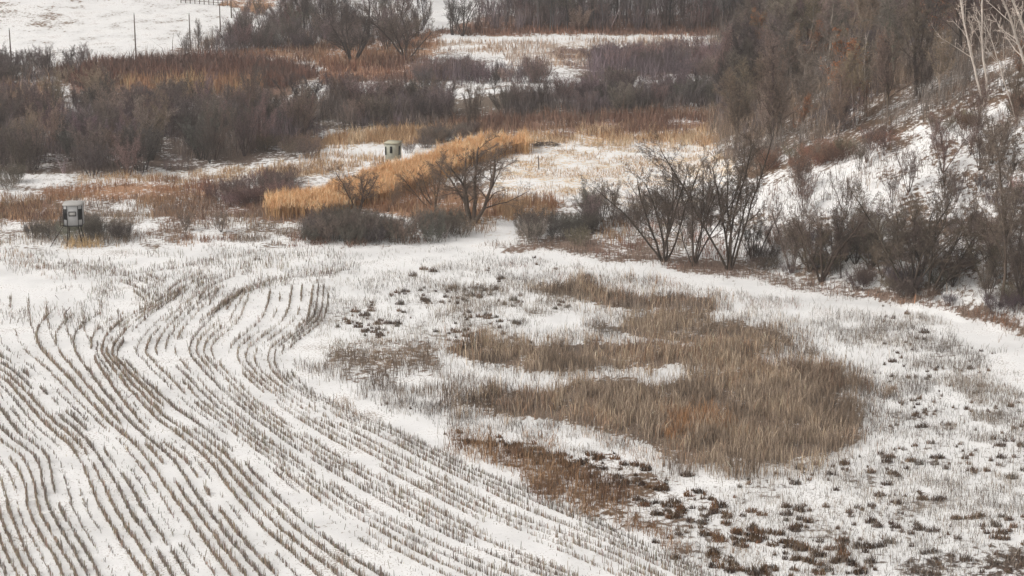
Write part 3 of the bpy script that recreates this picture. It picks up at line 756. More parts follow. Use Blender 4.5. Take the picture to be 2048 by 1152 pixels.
def build_thicket():
    B = Blades()
    def mass(poly, dens, h, cols, k=5, w=.07, patch=None, sd=0):
        x, y = scatter(poly, dens, patch, .5, sd)
        N = len(x)
        pal = np.array([dull(c) for c in cols])
        i = np.clip(((fbm(x / 6 + sd, y / 9, 3) * 1.8 - .4) * len(cols)).astype(int), 0, len(cols) - 1)
        c = pal[i] * 1.5 * np.exp(rng.normal(0, .15, (N, 1)))
        hh = h * np.exp(rng.normal(0, .2, N)) * (.6 + .8 * fbm(x / 4 + 9, y / 6, 3))
        B.fans(x, y, hh, k, w, c)
    P = ['5c5050', '66565a', '574b47', '6a5c54']
    mass([(0, 348), (330, 350), (440, 322), (640, 283), (640, 222), (300, 208), (-150, 230), (-150, 340)], 1.5, 3.0, P, 5, .045, (4, .45, .1), 1)
    mass([(640, 262), (900, 260), (905, 228), (820, 215), (700, 185), (640, 205)], 1.6, 3.0, P, 5, .06, (4, .40, .1), 2)
    mass([(1000, 236), (1440, 222), (1440, 182), (1180, 178), (1010, 205)], 1.6, 2.8, ['564e4a', '5c504e', '66585a'], 5, .06, (4, .36, .1), 3)
    mass([(1180, 168), (1450, 160), (1450, 110), (1180, 125)], 1.0, 3.4, ['66565c', '5e5054'], 5, .07, (5, .40, .1), 4)
    mass([(830, 172), (1080, 168), (1080, 152), (840, 148)], 1.2, 3.0, ['66565c', '5e5054'], 5, .07, (4, .40, .1), 5)
    mass([(950, 66), (1560, 64), (1600, 30), (1560, 0), (950, 5)], .5, 4.5, ['5c504e', '66585a', '5a4a46'], 5, .10, None, 6)
    mass([(560, 95), (860, 90), (860, 40), (700, 10), (540, 40)], .5, 3.0, ['5c504e', '66585a', '6a5a4e'], 5, .08, (5, .45, .1), 7)
    mass([(1420, 330), (1520, 340), (1600, 320), (1700, 282), (1850, 245), (1960, 212), (2060, 172), (2200, 120), (2200, -80), (1480, -60), (1420, 100)],
         1.25, 3.0, ['6c625a', '665a50', '76624f', '605656'], 5, .05, (5, .41, .12), 8)
    mass([(1480, 550), (1560, 558), (1760, 590), (2060, 640), (2150, 660), (2150, 590), (1800, 545), (1560, 505), (1470, 520)], .5, 1.6, ['5c5046', '6a5c50', '544a46'], 5, .04, (3, .42, .1), 9)
    mass([(1480, 540), (1500, 420), (1620, 360), (1850, 280), (2060, 220), (2160, 200), (2160, 600), (1900, 550), (1650, 510)], .6, 1.5, ['6a584c', '74604f', '5e5250'], 4, .04, (3, .50, .08), 10)
    mass([(-100, 235), (140, 165), (90, 130), (-100, 135)], .8, 2.2, ['6a5a52', '5e5254', '7a6450'], 5, .07, (4, .42, .1), 11)
    mass([(60, 486), (265, 488), (255, 464), (200, 456), (60, 460)], 1.6, 1.3, ['5e564c', '6a6054'], 5, .035, (2, .42, .1), 12)
    mass([(1190, 460), (1440, 440), (1440, 405), (1240, 410)], .9, 1.4, ['665a50', '5c5048'], 5, .045, (3, .48, .1), 13)
    mass([(600, 489), (910, 490), (935, 468), (700, 455), (620, 465)], 1.1, 1.5, ['5e564c', '665c52', '5a4e46'], 4, .035, (2, .42, .1), 14)
    mass([(1035, 489), (1190, 491), (1205, 470), (1180, 455), (1045, 455)], 1.2, 1.4, ['5e564c', '665c52', '5a4e46'], 4, .035, (2, .42, .1), 15)
    mass([(350, 114), (440, 88), (520, 58), (600, 20), (660, 60), (600, 104), (450, 116)], 1.5, 2.8, ['5c504e', '66585a', '6a5a4e'], 5, .06, (4, .42, .1), 16)
    B.build("thicket_brush", "dense twiggy grey brown brush filling the thickets and the wood floor")
build_thicket()

# ---- the tall golden reed hedge running  diagonally across the valley
def build_reeds():
    B = Blades()
    base = [(545, 440), (650, 438), (700, 418), (800, 392), (880, 364), (960, 328), (1055, 302), (1045, 297), (940, 306), (860, 334), (780, 362), (700, 390),
            (640, 408), (550, 418)]
    x, y = scatter(base, 52, (.8, .27, .08), .8, 0)
    N = len(x)
    hh = 2.35 * np.exp(rng.normal(0, .08, N)) * (.64 + .72 * fbm(x / 1.3, y / 1.3, 3))
    pal = np.array([lin(c) for c in ('cca67a', 'bc966a', 'd4b288', 'a88260')])
    c = pal[rng.integers(0, 4, N)] * np.exp(rng.normal(0, .18, (N, 1)))
    t = np.array([lin(q) for q in ('f0cfa8', 'e8c094', 'deb080')])[rng.integers(0, 3, N)] * np.exp(rng.normal(0, .12, (N, 1)))
    B.add(x, y, hh * .95, .05 * rng.uniform(.6, 1.4, N), c, .07, .12)
    # plumes: short drooping strands near the top
    z0 = hh * .58
    for k in range(4):
        q = rng.random(N) < .75
        B.add(x[q] + rng.normal(0, .1, q.sum()), y[q] + rng.normal(0, .1, q.sum()), (hh - z0)[q] * rng.uniform(.45, 1.15, q.sum()), .05, t[q], .3, .5, zoff=z0[q])
    B.build("golden_reeds", "tall golden plumed reed hedge running diagonally behind the bare trees")
build_reeds()

# ------------------------------------------------------------------ trees and shrubs
def norm(v): return v / (np.linalg.norm(v) + 1e-12)
def grow(seed, sp):
    """returns segments (p0, p1, r0, r1, level)"""
    g = random.Random(seed)
    segs = []
    def rnd(): return np.array([g.gauss(0, 1), g.gauss(0, 1), g.gauss(0, 1)])
    maxl = len(sp['n'])
    def branch(p, d, L, r, lev):
        ns = sp['seg'][lev]
        step = L / ns
        kids = [] 
        if lev < maxl:
            cnt = sp['n'][lev] * g.uniform(.75, 1.25)
            cnt = int(cnt) + (g.random() < cnt % 1)
            s0 = sp['start'][lev]
            kids = sorted(s0 + (1 - s0) * ((i + g.random()) / max(cnt, 1)) for i in range(cnt))
        ki = 0
        for i in range(ns):
            d = norm(d + sp['wob'][lev] * rnd() + np.array([0, 0, sp['up'][lev]]))
            q = p + d * step * g.uniform(.8, 1.2)
            r1 = r * (1 - .75 / ns)
            if i == ns - 1: r1 = r * .45
            segs.append((p, q, r, r1, lev))
            while ki < len(kids) and kids[ki] <= (i + 1) / ns:
                f = kids[ki] * ns - i
                ki += 1
                a = R(sp['ang'][lev] * g.uniform(.7, 1.3))
                side = norm(np.cross(d, rnd()))
                cd_ = norm(d * math.cos(a) + side * math.sin(a))
                fr = (i + f) / ns
                cl = L * sp['len'][lev] * g.uniform(.6, 1.15) * (1 - sp['taper'][lev] * fr)
                branch(p + (q - p) * f, cd_, cl, max(r * sp['rr'][lev] * (1 - .3 * fr), sp['rmin']), lev + 1)
            p, r = q, max(r1, sp['rmin'])
    for s in range(sp['stems']):
        many = sp['stems'] > 1
        a = 6.283 * (s + g.uniform(-.3, .3)) / sp['stems'] * (3 if sp['stems'] > 8 else 1) if many else 0
        sprd = sp['spread'] * (g.uniform(.1, .3) if s == 0 else g.uniform(.55, 1.25)) if many else sp['spread'] * g.uniform(-.5, 1)
        if sp['stems'] > 20: sprd = sp['spread'] * math.sqrt(g.random()) * 1.2
        d = norm(np.array([math.cos(a) * math.sin(sprd), math.sin(a) * math.sin(sprd), math.cos(sprd)]))
        off = sp['off'] * math.sqrt(g.random())
        branch(np.array([math.cos(a) * off, math.sin(a) * off, -.15]), d, sp['L'] * g.uniform(.8, 1.1), sp['r'] * g.uniform(.7, 1.1), 0)
    return segs
def tubes(segs, k):
    p0 = np.array([s[0] for s in segs]); p1 = np.array([s[1] for s in segs])
    r0 = np.array([s[2] for s in segs]); r1 = np.array([s[3] for s in segs])
    d = p1 - p0; d /= np.linalg.norm(d, axis=1)[:, None] + 1e-9
    ref = np.where(np.abs(d[:, 2:3]) > .9, np.array([[1., 0, 0]]), np.array([[0, 0, 1.]]))
    u = np.cross(d, ref); u /= np.linalg.norm(u, axis=1)[:, None] + 1e-9
    w = np.cross(d, u)
    N = len(segs)
    v = np.zeros((N, 2 * k, 3))
    for i in range(k):
        a = 2 * math.pi * i / k
        o = u * math.cos(a) + w * math.sin(a)
        v[:, i] = p0 + o * r0[:, None]; v[:, k + i] = p1 + o * r1[:, None]
    b = (np.arange(N) * 2 * k)[:, None]
    f = np.concatenate([b + [i, (i + 1) % k, k + (i + 1) % k, k + i] for i in range(k)], 0)
    return v.reshape(-1, 3), f

KINDS = {
    # tall straight woodland tree
    'wood': dict(stems=1, spread=.08, off=0, L=9.5, r=.15, seg=[9, 5, 3, 2, 1], n=[24, 9, 7, 5], start=[.25, .2, .15, .1], ang=[38, 36, 38, 40],
                 len=[.46, .5, .5, .55], taper=[.55, .4, .4, .3], rr=[.42, .5, .55, .7], rmin=.012, wob=[.05, .12, .15, .2, .2], up=[.03, .16, .10, .06, 0]),
    # low-forked spreading tree
    'wide': dict(stems=5, spread=.58, off=.1, L=6.6, r=.14, seg=[9, 6, 3, 2, 1], n=[9, 9, 8, 6], start=[.3, .15, .15, .1], ang=[42, 42, 42, 45],
                 len=[.46, .5, .5, .5], taper=[.4, .4, .4, .3], rr=[.55, .52, .5, .7], rmin=.007, wob=[.12, .18, .2, .22, .2], up=[.07, .05, .04, .02, 0]),
    # several upright leaning stems from one foot, vase-shaped
    'vase': dict(stems=7, spread=.36, off=.14, L=8.6, r=.085, seg=[8, 5, 3, 2, 1], n=[13, 8, 7, 6], start=[.26, .2, .15, .1], ang=[34, 38, 40, 42],
                 len=[.34, .5, .5, .5], taper=[.45, .4, .4, .3], rr=[.48, .48, .5, .7], rmin=.0065, wob=[.09, .13, .16, .2, .2], up=[.035, .06, .05, .03, 0]),
    # pale slender birch
    'birch': dict(stems=1, spread=.05, off=0, L=11, r=.105, seg=[10, 5, 3, 2], n=[12, 5, 3], start=[.3, .2, .2], ang=[34, 36, 38],
                  len=[.36, .42, .45], taper=[.5, .4, .4], rr=[.5, .55, .6], rmin=.016, wob=[.06, .12, .15, .2], up=[.02, .1, .06, 0]),
    # multi-stemmed willow thicket bush, domed top
    'shrub': dict(stems=30, spread=.5, off=.9, L=2.9, r=.034, seg=[4, 3, 2, 1], n=[7, 6, 5], start=[.3, .2, .2], ang=[22, 26, 30],
                  len=[.45, .5, .5], taper=[.35, .35, .3], rr=[.6, .65, .75], rmin=.0075, wob=[.09, .12, .16, .2], up=[.05, .08, .05, 0]),
    # young thicket tree, many close upright stems
    'pole': dict(stems=11, spread=.30, off=.5, L=6.0, r=.06, seg=[6, 4, 2, 1], n=[15, 8, 6], start=[.22, .15, .15], ang=[24, 28, 34],
                 len=[.36, .45, .5], taper=[.45, .35, .3], rr=[.5, .6, .75], rmin=.011, wob=[.06, .1, .14, .2], up=[.05, .12, .08, 0]),
}
TEMPL = {}
def template(kind, i):
    key = (kind, i)
    if key in TEMPL: return TEMPL[key]
    sp = dict(KINDS[kind])
    segs = grow(hash_seed(kind) + i * 101, sp)
    h = max(s[1][2] for s in segs)
    if kind == 'shrub':
        v, f = tubes(segs, 3)
        TEMPL[key] = (None, mesh("shrub", v, f), h)
    else:
        cut = 1 if kind != 'pole' else 0
        lo = [s for s in segs if s[4] <= cut]; hi = [s for s in segs if s[4] > cut]
        v, f = tubes(lo, 6); tm = mesh("trunk", v, f, smooth=True)
        v, f = tubes(hi, 3); cm = mesh("crown", v, f)
        TEMPL[key] = (tm, cm, h)
    for m in TEMPL[key][:2]:
        if m is not None: m.materials.append(M_BARK if m.name.startswith("trunk") else M_TWIG)
    return TEMPL[key]
def hash_seed(s): return sum(ord(c) * (i + 3) for i, c in enumerate(s))

def leaf_mesh(kind, i):
    """clinging dead leaves at the twig ends"""
    key = ('leaf', kind, i)
    if key in TEMPL: return TEMPL[key]
    segs = [s for s in grow(hash_seed(kind) + i * 101, dict(KINDS[kind])) if s[4] >= 3]
    g = np.random.default_rng(i + 5)
    P = np.array([s[1] for s in segs]); P = P[g.random(len(P)) < .4]
    # leaves cling in clumps
    cl = fbm(P[:, 0] * .9 + 40, P[:, 2] * .9 + P[:, 1] * .5, 2); P = P[cl > .45]
    N = len(P)
    a = g.normal(0, 1, (N, 3)); a /= np.linalg.norm(a, axis=1)[:, None]; b = np.cross(a, g.normal(0, 1, (N, 3))); b /= np.linalg.norm(b, axis=1)[:, None]
    s = g.uniform(.04, .09, (N, 1))
    v = np.stack([P - a * s, P + b * s * .6, P + a * s, P - b * s * .6], 1).reshape(-1, 3)
    f = (np.arange(N) * 4)[:, None] + [0, 1, 2, 3]
    me = mesh("leaves", v, f); me.materials.append(M_LEAF)
    TEMPL[key] = me
    return me
M_LEAF = mat_plain("dead_leaves", 'a8704a', .4, 2.0)

NAMES = {'wood': ('bare_tree', 'tree'), 'wide': ('spreading_tree', 'tree'), 'vase': ('forked_tree', 'tree'), 'birch': ('birch_tree', 'birch tree'),
         'shrub': ('shrub', 'shrub'), 'pole': ('thicket_tree', 'thicket tree')}
def plant(kind, var, x, y, height, label, group=None, color='5a4a40', rot=None, lean=(0, 0), wide=1.0, leaves=False, twig=None, name=None):
    tm, cm, h = template(kind, var)
    s = height / h
    z = float(ground(x, y))
    rz = random.uniform(0, 6.283) if rot is None else rot
    nm, cat = NAMES[kind]
    if name: nm = name
    c = (*(dull(color, .2) * 1.4), 1)
    ct = (*(dull(twig, .2) * 1.75), 1) if twig else (*(dull(color, .2) * 2.05), 1)
    if tm is None:
        root = link(nm, cm)
        root.color = ct
    else:
        root = link(nm, None)
        t = link("trunk", tm, parent=root); t.color = c
        k = link("crown", cm, parent=root); k.color = ct
        if leaves:
            link("dead_leaves", leaf_mesh(kind, var), parent=root)
    root.location = (x, y, z - .05)
    root.rotation_euler = (lean[0], lean[1], rz)
    if lean != (0, 0): root.rotation_mode = 'ZXY'; root.rotation_euler = (lean[0], lean[1], rz)
    root.scale = (s * wide, s * wide, s)
    tag(root, label, cat, group)
    return root
def jit(c, v=.16):
    a = lin(c) * math.exp(random.gauss(0, v))
    a = a * np.array([1 + random.gauss(0, .05) for _ in range(3)])
    a = np.clip(a, 0, 1)
    s = np.where(a <= .0031308, a * 12.92, 1.055 * a ** (1 / 2.4) - .055)
    return ''.join('%02x' % int(round(float(q) * 255)) for q in np.clip(s, 0, 1))
def copse(kind, nvar, poly, n, h, label, group, cols, wide=1.0, leaves=0.0, edge=.3, twigs=None, mind=0.0):
    x0, x1, y0, y1 = poly_world_bounds(poly, 1)
    pts = []
    tries = 0
    while len(pts) < n and tries < 60:
        tries += 1
        X, Y = rng.uniform(x0, x1, 400), rng.uniform(y0, y1, 400)
        px, py = proj(X, Y, ground(X, Y))
        wx, wy = warp(px, py, X, Y, edge)
        ok = inpoly(wx, wy, poly) & (px > -90) & (px < 2140)
        for a, b in zip(X[ok], Y[ok]):
            if len(pts) < n and all((a - q[0]) ** 2 + (b - q[1]) ** 2 > mind ** 2 for q in pts):
                pts.append((a, b))
    XS = sorted(p[0] / p[1] for p in pts); YS = sorted(p[1] for p in pts); N_ = len(pts)
    for (a, b) in pts:
        i = random.randrange(len(cols))
        c = jit(cols[i])
        hv = random.uniform(*h); t = (hv - h[0]) / (h[1] - h[0])
        size = 'short ' if t < .3 else 'tall ' if t > .7 else ''
        u = sum(q < a / b for q in XS) / N_; w = sum(q < b for q in YS) / N_
        side = 'at far left' if u < .2 else 'at left' if u < .4 else 'in the middle' if u < .6 else 'at right' if u < .8 else 'at far right'
        row = '' if N_ < 12 else 'front ' if w < .33 else 'back ' if w > .66 else 'halfway '
        lb = f"{size}{label}, {row}{side}"
        plant(kind, random.randrange(nvar), a, b, hv, lb, group, c, leaves=random.random() < leaves, wide=wide * random.uniform(.85, 1.15),
              twig=jit(twigs[i % len(twigs)]) if twigs else None)
    return len(pts)
def at(px, py):
    x, y, z = unproj(px, py)
    return float(x[0]), float(y[0])

DKB = ['4f443d', '5a4c42', '473e39']
PUR = ['5c4e4a', '66544e', '564a49']
# --- single trees one can point at
def single(kind, var, px, py, h, label, **k):
    x, y = at(px, py)
    return plant(kind, var, x, y, h, label, **k)
single('wide', 0, 945, 446, 9.6, "large bare spreading tree standing alone in front of the golden reed hedge", color='54463b', rot=.4, wide=1.3)
single('wide', 1, 718, 424, 5.4, "smaller bare spreading tree against the left part of the golden reeds", color='54453a', rot=1.4, wide=1.2)
single('wide', 2, 868, 418, 5.6, "bare tree leaning left with crooked limbs, between the two spreading trees", color='5a4838', rot=2.2, lean=(0, -.5), wide=.85)
single('vase', 3, 775, 424, 4.2, "thin small bare tree leaning right just beside the smaller spreading tree", color='6a5747', rot=.3, lean=(0, .45), wide=.7)
single('vase', 0, 1328, 523, 11.8, "wide vase shaped bare tree, first of the row at the field edge", color='4a3f36', rot=.2, wide=1.25)
single('vase', 1, 1388, 533, 12.2, "narrow forked bare tree, second of the row at the field edge", color='463b33', rot=1.2, wide=.85)
single('vase', 2, 1458, 540, 15.0, "tall dark bare tree with close upright trunks, third of the row at field edge", color='463b32', rot=2.2, wide=1.0)
single('wide', 3, 1642, 562, 8.6, "bare tree with one long limb reaching right, in front of the snowy hillside", color='4f4239', rot=.9, wide=.9)
single('wood', 1, 1682, 556, 7.0, "slim upright bare tree standing between the long-limbed tree and the wide one", color='473b34', rot=.9, wide=.8)
single('vase', 3, 1822, 583, 10.6, "wide rounded bare tree at the hill foot above the fallen log", color='4a4036', rot=1.9, wide=1.3, twig='564b40')
single('wide', 1, 1862, 590, 8.8, "bare tree leaning far to the right at the foot of the hill", color='42382f', rot=.2, lean=(0, .55), wide=.8)
single('wood', 0, 2000, 612, 17.0, "tallest bare tree at the right edge, standing at the foot of the hill", color='56493e', rot=.5, wide=1.1, twig='5d5146')
single('vase', 1, 2040, 600, 12.0, "bare forked tree at the very right edge of the picture, among dark shrubs", color='4d4239', rot=2.5, wide=1.2)
single('pole', 0, 945, 263, 7.6, "slender bare tree rising just behind the highest part of the reed hedge", color='51463e', wide=.7)
single('wood', 2, 988, 205, 6.4, "thin bare tree pair in the snowy gap of the middle thicket", color='4a423d', wide=.7)
single('wide', 0, 706, 128, 11.5, "big dark spreading tree beside the tan bank at top centre", color='443a35', rot=2.0, wide=1.05)
single('wide', 2, 812, 120, 9.5, "spreading bare tree to the right of the big dark one at top centre", color='4e433c', rot=.6)
single('vase', 2, 905, 70, 8.5, "lone forked tree against the white gap in the far tree line", color='433b37', rot=.6)
single('wide', 3, 925, 72, 8.0, "crooked bare tree at the left end of the far wood", color='433b37', rot=2.6, wide=.8)
single('vase', 0, 372, 462, 2.6, "small bare bush tree on the snow left of the reed hedge, the left of two", color='5d5046', wide=1.3)
single('vase', 1, 442, 464, 2.7, "small bare bush tree on the snow left of the reed hedge, beside the dark post", color='5d5046', wide=1.4)
single('wood', 2, 398, 112, 6.6, "thin bare tree beside the utility pole at the edge of the far field", color='5a504b', wide=.8)
single('vase', 0, 372, 112, 4.8, "short twiggy tree left of the utility pole at the edge of the far field", color='5a504b')
single('wide', 3, 462, 98, 5.6, "crooked bare tree leaning left by the road bank", color='544944', lean=(0, -.3), wide=.8)
single('vase', 3, 492, 92, 6.6, "bare tree with paired trunks by the road bank", color='4f4641', wide=.9)
single('wide', 0, 135, 142, 4.6, "dark bare tree leaning right in front of the far snow field", color='463d3a', lean=(0, .15), wide=.8)
single('vase', 1, 60, 148, 4.6, "rounded bare tree by the leftmost utility pole", color='4f4643', wide=1.2)
single('wide', 1, 175, 130, 3.6, "smallest twiggy tree in front of the far snow field", color='554a47', wide=.8)
# pale birches
for (px, py, h, ln, wd, v, lb) in (
        (1968, 208, 15.5, -.30, 1.0, 0, "pale birch leaning left, the longest leaning trunk on the upper hillside"),
        (1977, 200, 15.0, -.19, 1.0, 1, "pale birch with forked top just right of the longest leaning one"),
        (2030, 232, 11.5, -.22, 1.0, 2, "thin pale birch lower on the slope near the right edge"),
        (2072, 190, 15.5, -.42, 1.4, 0, "pale much-branched birch leaning in from the right edge"),
        (2075, 175, 13.0, -.24, 1.5, 1, "pale birch whose crown fills the top right corner"),
        (1692, 215, 9.0, .0, .5, 2, "thin straight pale birch trunk in the middle of the hillside wood"),
        (1722, 205, 8.4, -.05, .7, 0, "pale forked birch in the middle of the hillside wood"),
        (1730, 235, 8.0, -.04, .5, 1, "faint pale birch to the right of the forked one in the hillside wood"),
        (1905, 120, 6.0, -.5, .8, 2, "fallen pale birch leaning steeply across the upper hillside wood")):
    single('birch', v, px, py, h, lb, color='b8aca0', twig='93867c', lean=(0, ln), rot=v * 2.0 + px, wide=wd)
# oaks that kept their leaves
for (px, py, h, lb) in ((1625, 140, 8.0, "oak with clinging orange leaves high in the hillside wood"),
                        (1600, 285, 6.0, "small oak with orange leaves at the left foot of the hillside wood"),
                        (1768, 170, 6.5, "narrow oak with orange leaves in the middle of the hillside wood"),
                        (2035, 170, 5.0, "low oak with russet leaves near the right edge among the birches"),
                        (1725, 225, 4.0, "low leafy oak sapling between the thin birches")):
    single('wood', 1, px, py, h, lb, color='5d4a3c', leaves=True, rot=px, wide=1.0, name='oak_tree')

# --- woods and thickets
n_tree = 0
FW = [(1480, 60), (1500, 240), (1520, 330), (1600, 320), (1700, 280), (1850, 245), (1960, 215), (2060, 170), (2150, 120), (2150, -90), (1500, -60)]
copse('wood', 5, FW, 155, (8, 12), "bare tree of the right hillside wood", "trees of the right hillside wood",
      ['53473f', '6d6358', '4a403c', '7a6e63'], 1.2, .04, twigs=['5f5047', '6c6258', '574a48', '6e5c4c'])
copse('pole', 4, FW, 70, (4, 7), "slender understorey tree of the hillside wood", "understorey of the right hillside wood",
      ['5f5048', '665a50', '5a4a4c'], 1.2, 0)
copse('wood', 5, [(1430, 350), (1430, 200), (1480, 100), (1560, 100), (1570, 330), (1480, 370)], 26, (7, 11), "dark upright tree where the hillside wood ends",
      "dark trees at the hillside's left foot", DKB, 1.15, 0)
copse('wood', 5, [(960, 66), (1560, 66), (1580, 20), (1300, 5), (960, 15)], 95, (11, 15), "straight dark tree of the far wood",
      "trees of the far wood", ['4f4846', '57504e', '464040'], .75, 0, 0.2, ['5a504c', '625755', '544c4e'])
copse('pole', 4, [(960, 68), (1560, 66), (1560, 40), (1100, 20), (960, 40)], 26, (3, 5), "low bushy tree fronting the far wood",
      "undergrowth of the far wood", ['6a5750', '604f4b'], 1.5, 0, 0.2)
copse('wood', 5, [(560, 92), (840, 74), (850, 50), (840, 0), (640, -10), (560, 30)], 26, (8, 12), "bare tree of the copse by the road bank",
      "trees of the copse by the road bank", ['4f4542', '5a4e49', '463d3b'], 1.0, 0)
copse('pole', 4, [(470, 108), (600, 108), (860, 100), (840, 60), (600, 50), (520, 60)], 30, (3.5, 6), "twiggy thicket tree by the road bank",
      "thicket of the copse by the road bank", ['564b48', '604f48', '5a4c48'], 1.5, 0)
copse('pole', 4, [(20, 352), (330, 352), (440, 325), (640, 285), (640, 225), (300, 215), (-60, 240), (-80, 340)], 85, (4.2, 6.4), "dark tree of the broad left thicket",
      "broad dark thicket at left", PUR + ['50463f', '4a4340'], 1.45, 0, .3)
copse('vase', 4, [(20, 350), (330, 350), (640, 280), (640, 220), (100, 225)], 32, (6, 8.6), "bare tree rising above the broad thicket", "taller trees of the left thicket",
      ['5a4c46', '4f4540', '6a5a4c'], .9, 0, .3)
copse('pole', 4, [(640, 262), (900, 258), (905, 215), (700, 205), (640, 215)], 24, (4, 6), "dark thicket tree behind the golden grass", "dark thicket in the valley centre",
      DKB + PUR, 1.5, 0, .3)
copse('pole', 4, [(1000, 238), (1440, 222), (1440, 180), (1180, 188), (1010, 208)], 34, (3.2, 5), "dark grey thicket tree above the russet band", "grey thicket above the russet band",
      ['4f4843', '564c46', '5a4c4a'], 1.6, 0, .3)
copse('shrub', 4, [(830, 170), (1080, 168), (1080, 148), (840, 148)], 20, (2.6, 4), "purple brown shrub beyond the snowy gap at centre", "purple shrubs beyond the snowy gap", PUR, 1.2)
copse('shrub', 4, [(1190, 165), (1450, 160), (1450, 105), (1180, 118)], 36, (2.8, 4.4), "purple grey shrub below the tan far field", "purple shrubs below the far field", PUR, 1.2)
copse('shrub', 4, [(-60, 235), (140, 160), (70, 130), (-60, 140)], 14, (2.5, 3.8), "grey shrub at the far left below the snow field", "grey shrubs at far left", ['5f544e', '55494a'], 1.2)
copse('vase', 4, [(-60, 185), (150, 162), (170, 140), (-60, 150)], 16, (4.2, 6), "thin grey tree below the far snow field", "thin trees at far left", ['564b48', '4f4543'], 1.2)
copse('shrub', 4, [(410, 412), (560, 416), (600, 385), (560, 365), (430, 385)], 22, (2.0, 3.0), "dark purple brown shrub beside the reed hedge", "dark shrubs left of the reed hedge",
      ['54443f', '5a4842'], 1.25)
copse('shrub', 4, [(600, 488), (900, 490), (930, 470), (880, 455), (660, 452), (620, 462)], 42, (1.9, 3.3), "dark grey willow shrub along the field edge",
      "willow shrubs along the near field edge", ['4f473f', '564c43', '484340'], 1.15, mind=.8)
copse('shrub', 4, [(810, 310), (860, 302), (960, 270), (940, 262), (870, 272), (830, 290)], 22, (1.6, 2.4), "dark shrub in the strip behind the golden reed hedge", "dark strip behind the reeds",
      ['4f4541', '5a4e46'], 1.2)
copse('shrub', 4, [(1040, 488), (1180, 490), (1200, 470), (1180, 452), (1050, 455)], 17, (1.9, 2.6), "dark shrub right of the snowy gateway at the field edge", "dark shrubs right of the gateway",
      ['48423c', '554b42'], 1.2)
copse('vase', 4, [(1125, 462), (1235, 462), (1250, 440), (1130, 435)], 8, (3.6, 5.0), "grey upright bush tree beyond the gateway", "grey upright clump right of the gateway",
      ['665c54', '5a5048'], 1.0)
copse('shrub', 4, [(1250, 470), (1420, 440), (1440, 410), (1300, 400), (1250, 420)], 12, (1.8, 2.8), "dark shrub on the snow behind the row of forked trees", "dark shrubs behind the forked trees",
      ['4f4640', '5a4f47'], 1.1)
copse('shrub', 4, [(1480, 550), (1560, 555), (1760, 592), (2060, 640), (2060, 600), (1800, 560), (1560, 520), (1470, 520)], 30, (1.2, 2.4), "dark tangled shrub at the hill foot",
      "tangled shrubs at the hill foot", ['463d37', '51463d', '5a4e42', '4b4145'], 1.2)
copse('vase', 4, [(1500, 545), (2060, 625), (2060, 560), (1800, 530), (1500, 500)], 10, (4, 7.5), "young tree in the hill foot tangle", "young trees at the hill foot",
      ['564a40', '4a4039'], 1.2)
copse('wide', 4, [(1520, 540), (2060, 620), (2060, 560), (1800, 530), (1520, 500)], 7, (3.5, 6), "low spreading tree in the hill foot tangle", "spreading trees at the hill foot",
      ['564a40', '5a4e42'], 1.0)
copse('vase', 4, [(352, 114), (440, 82), (520, 50), (590, 15), (640, 40), (600, 100), (450, 114)], 20, (4.2, 7), "bare tree on the diagonal road bank", "trees on the diagonal road bank",
      ['564c48', '605450'], .9)
copse('shrub', 4, [(60, 478), (260, 484), (255, 462), (200, 452), (60, 456)], 18, (1.7, 2.5), "grey green willow shrub around the near blind", "shrubs around the near hunting blind",
      ['544d44', '5d564c', '4a443f'], 1.1)
copse('shrub', 4, [(-60, 392), (40, 390), (50, 365), (-60, 355)], 6, (2, 2.8), "dark olive shrub in front of the thicket", "olive shrubs at left edge", ['544c40', '4f463d'], 1.2)
copse('shrub', 4, [(480, 318), (640, 318), (640, 300), (500, 296)], 10, (1.8, 3.0), "brown bush between thicket and snow", "brown bushes at the thicket edge", ['604f44', '54473f'], 1.2)
copse('shrub', 4, [(1500, 480), (1700, 460), (1850, 400), (2060, 330), (2060, 560), (1900, 540), (1600, 520)], 30, (1.2, 2.3), "brown shrub on the snowy hill face",
      "shrubs on the snowy hill face", ['5d4a40', '6a5548', '54484a'], 1.1)
copse('vase', 4, [(1500, 440), (1620, 360), (1850, 280), (2060, 220), (2060, 540), (1900, 520), (1650, 500)], 30, (3, 6), "thin bare sapling on the snowy hill face", "saplings on the snowy hill face",
      ['5d4c42', '544840'], .9)
copse('shrub', 4, [(1500, 330), (1700, 285), (1900, 240), (2060, 190), (2060, 215), (1900, 275), (1700, 320), (1560, 352)], 26, (1.5, 2.6), "reddish brown shrub below the hillside wood",
      "reddish shrubs below the hillside wood", ['6a4c3c', '5d4638', '5a5040'], 1.3)

# ------------------------------------------------------------------ built things
def boxv(x0, x1, y0, y1, z0, z1):
    return [(x0, y0, z0), (x1, y0, z0), (x1, y1, z0), (x0, y1, z0), (x0, y0, z1), (x1, y0, z1), (x1, y1, z1), (x0, y1, z1)]
BF = [(0, 3, 2, 1), (4, 5, 6, 7), (0, 1, 5, 4), (1, 2, 6, 5), (2, 3, 7, 6), (3, 0, 4, 7)]
def boxes(name, bl, mat, parent=None, tf=None):
    V, F = [], []
    for b in bl:
        n = len(V)
        V += boxv(*b) if len(b) == 6 else list(b)
        F += [tuple(i + n for i in f) for f in BF]
    return link(name, mesh(name, np.array(V, float), np.array(F)), mat, parent)
def bar(p, q, r):
    p, q = np.array(p, float), np.array(q, float)
    d = norm(q - p); u = norm(np.cross(d, [0, 1, 0.01])); w = np.cross(d, u)
    c = [(-1, -1), (1, -1), (1, 1), (-1, 1)]
    return [tuple(p + (u * a + w * b) * r) for a, b in c] + [tuple(q + (u * a + w * b) * r) for a, b in c]
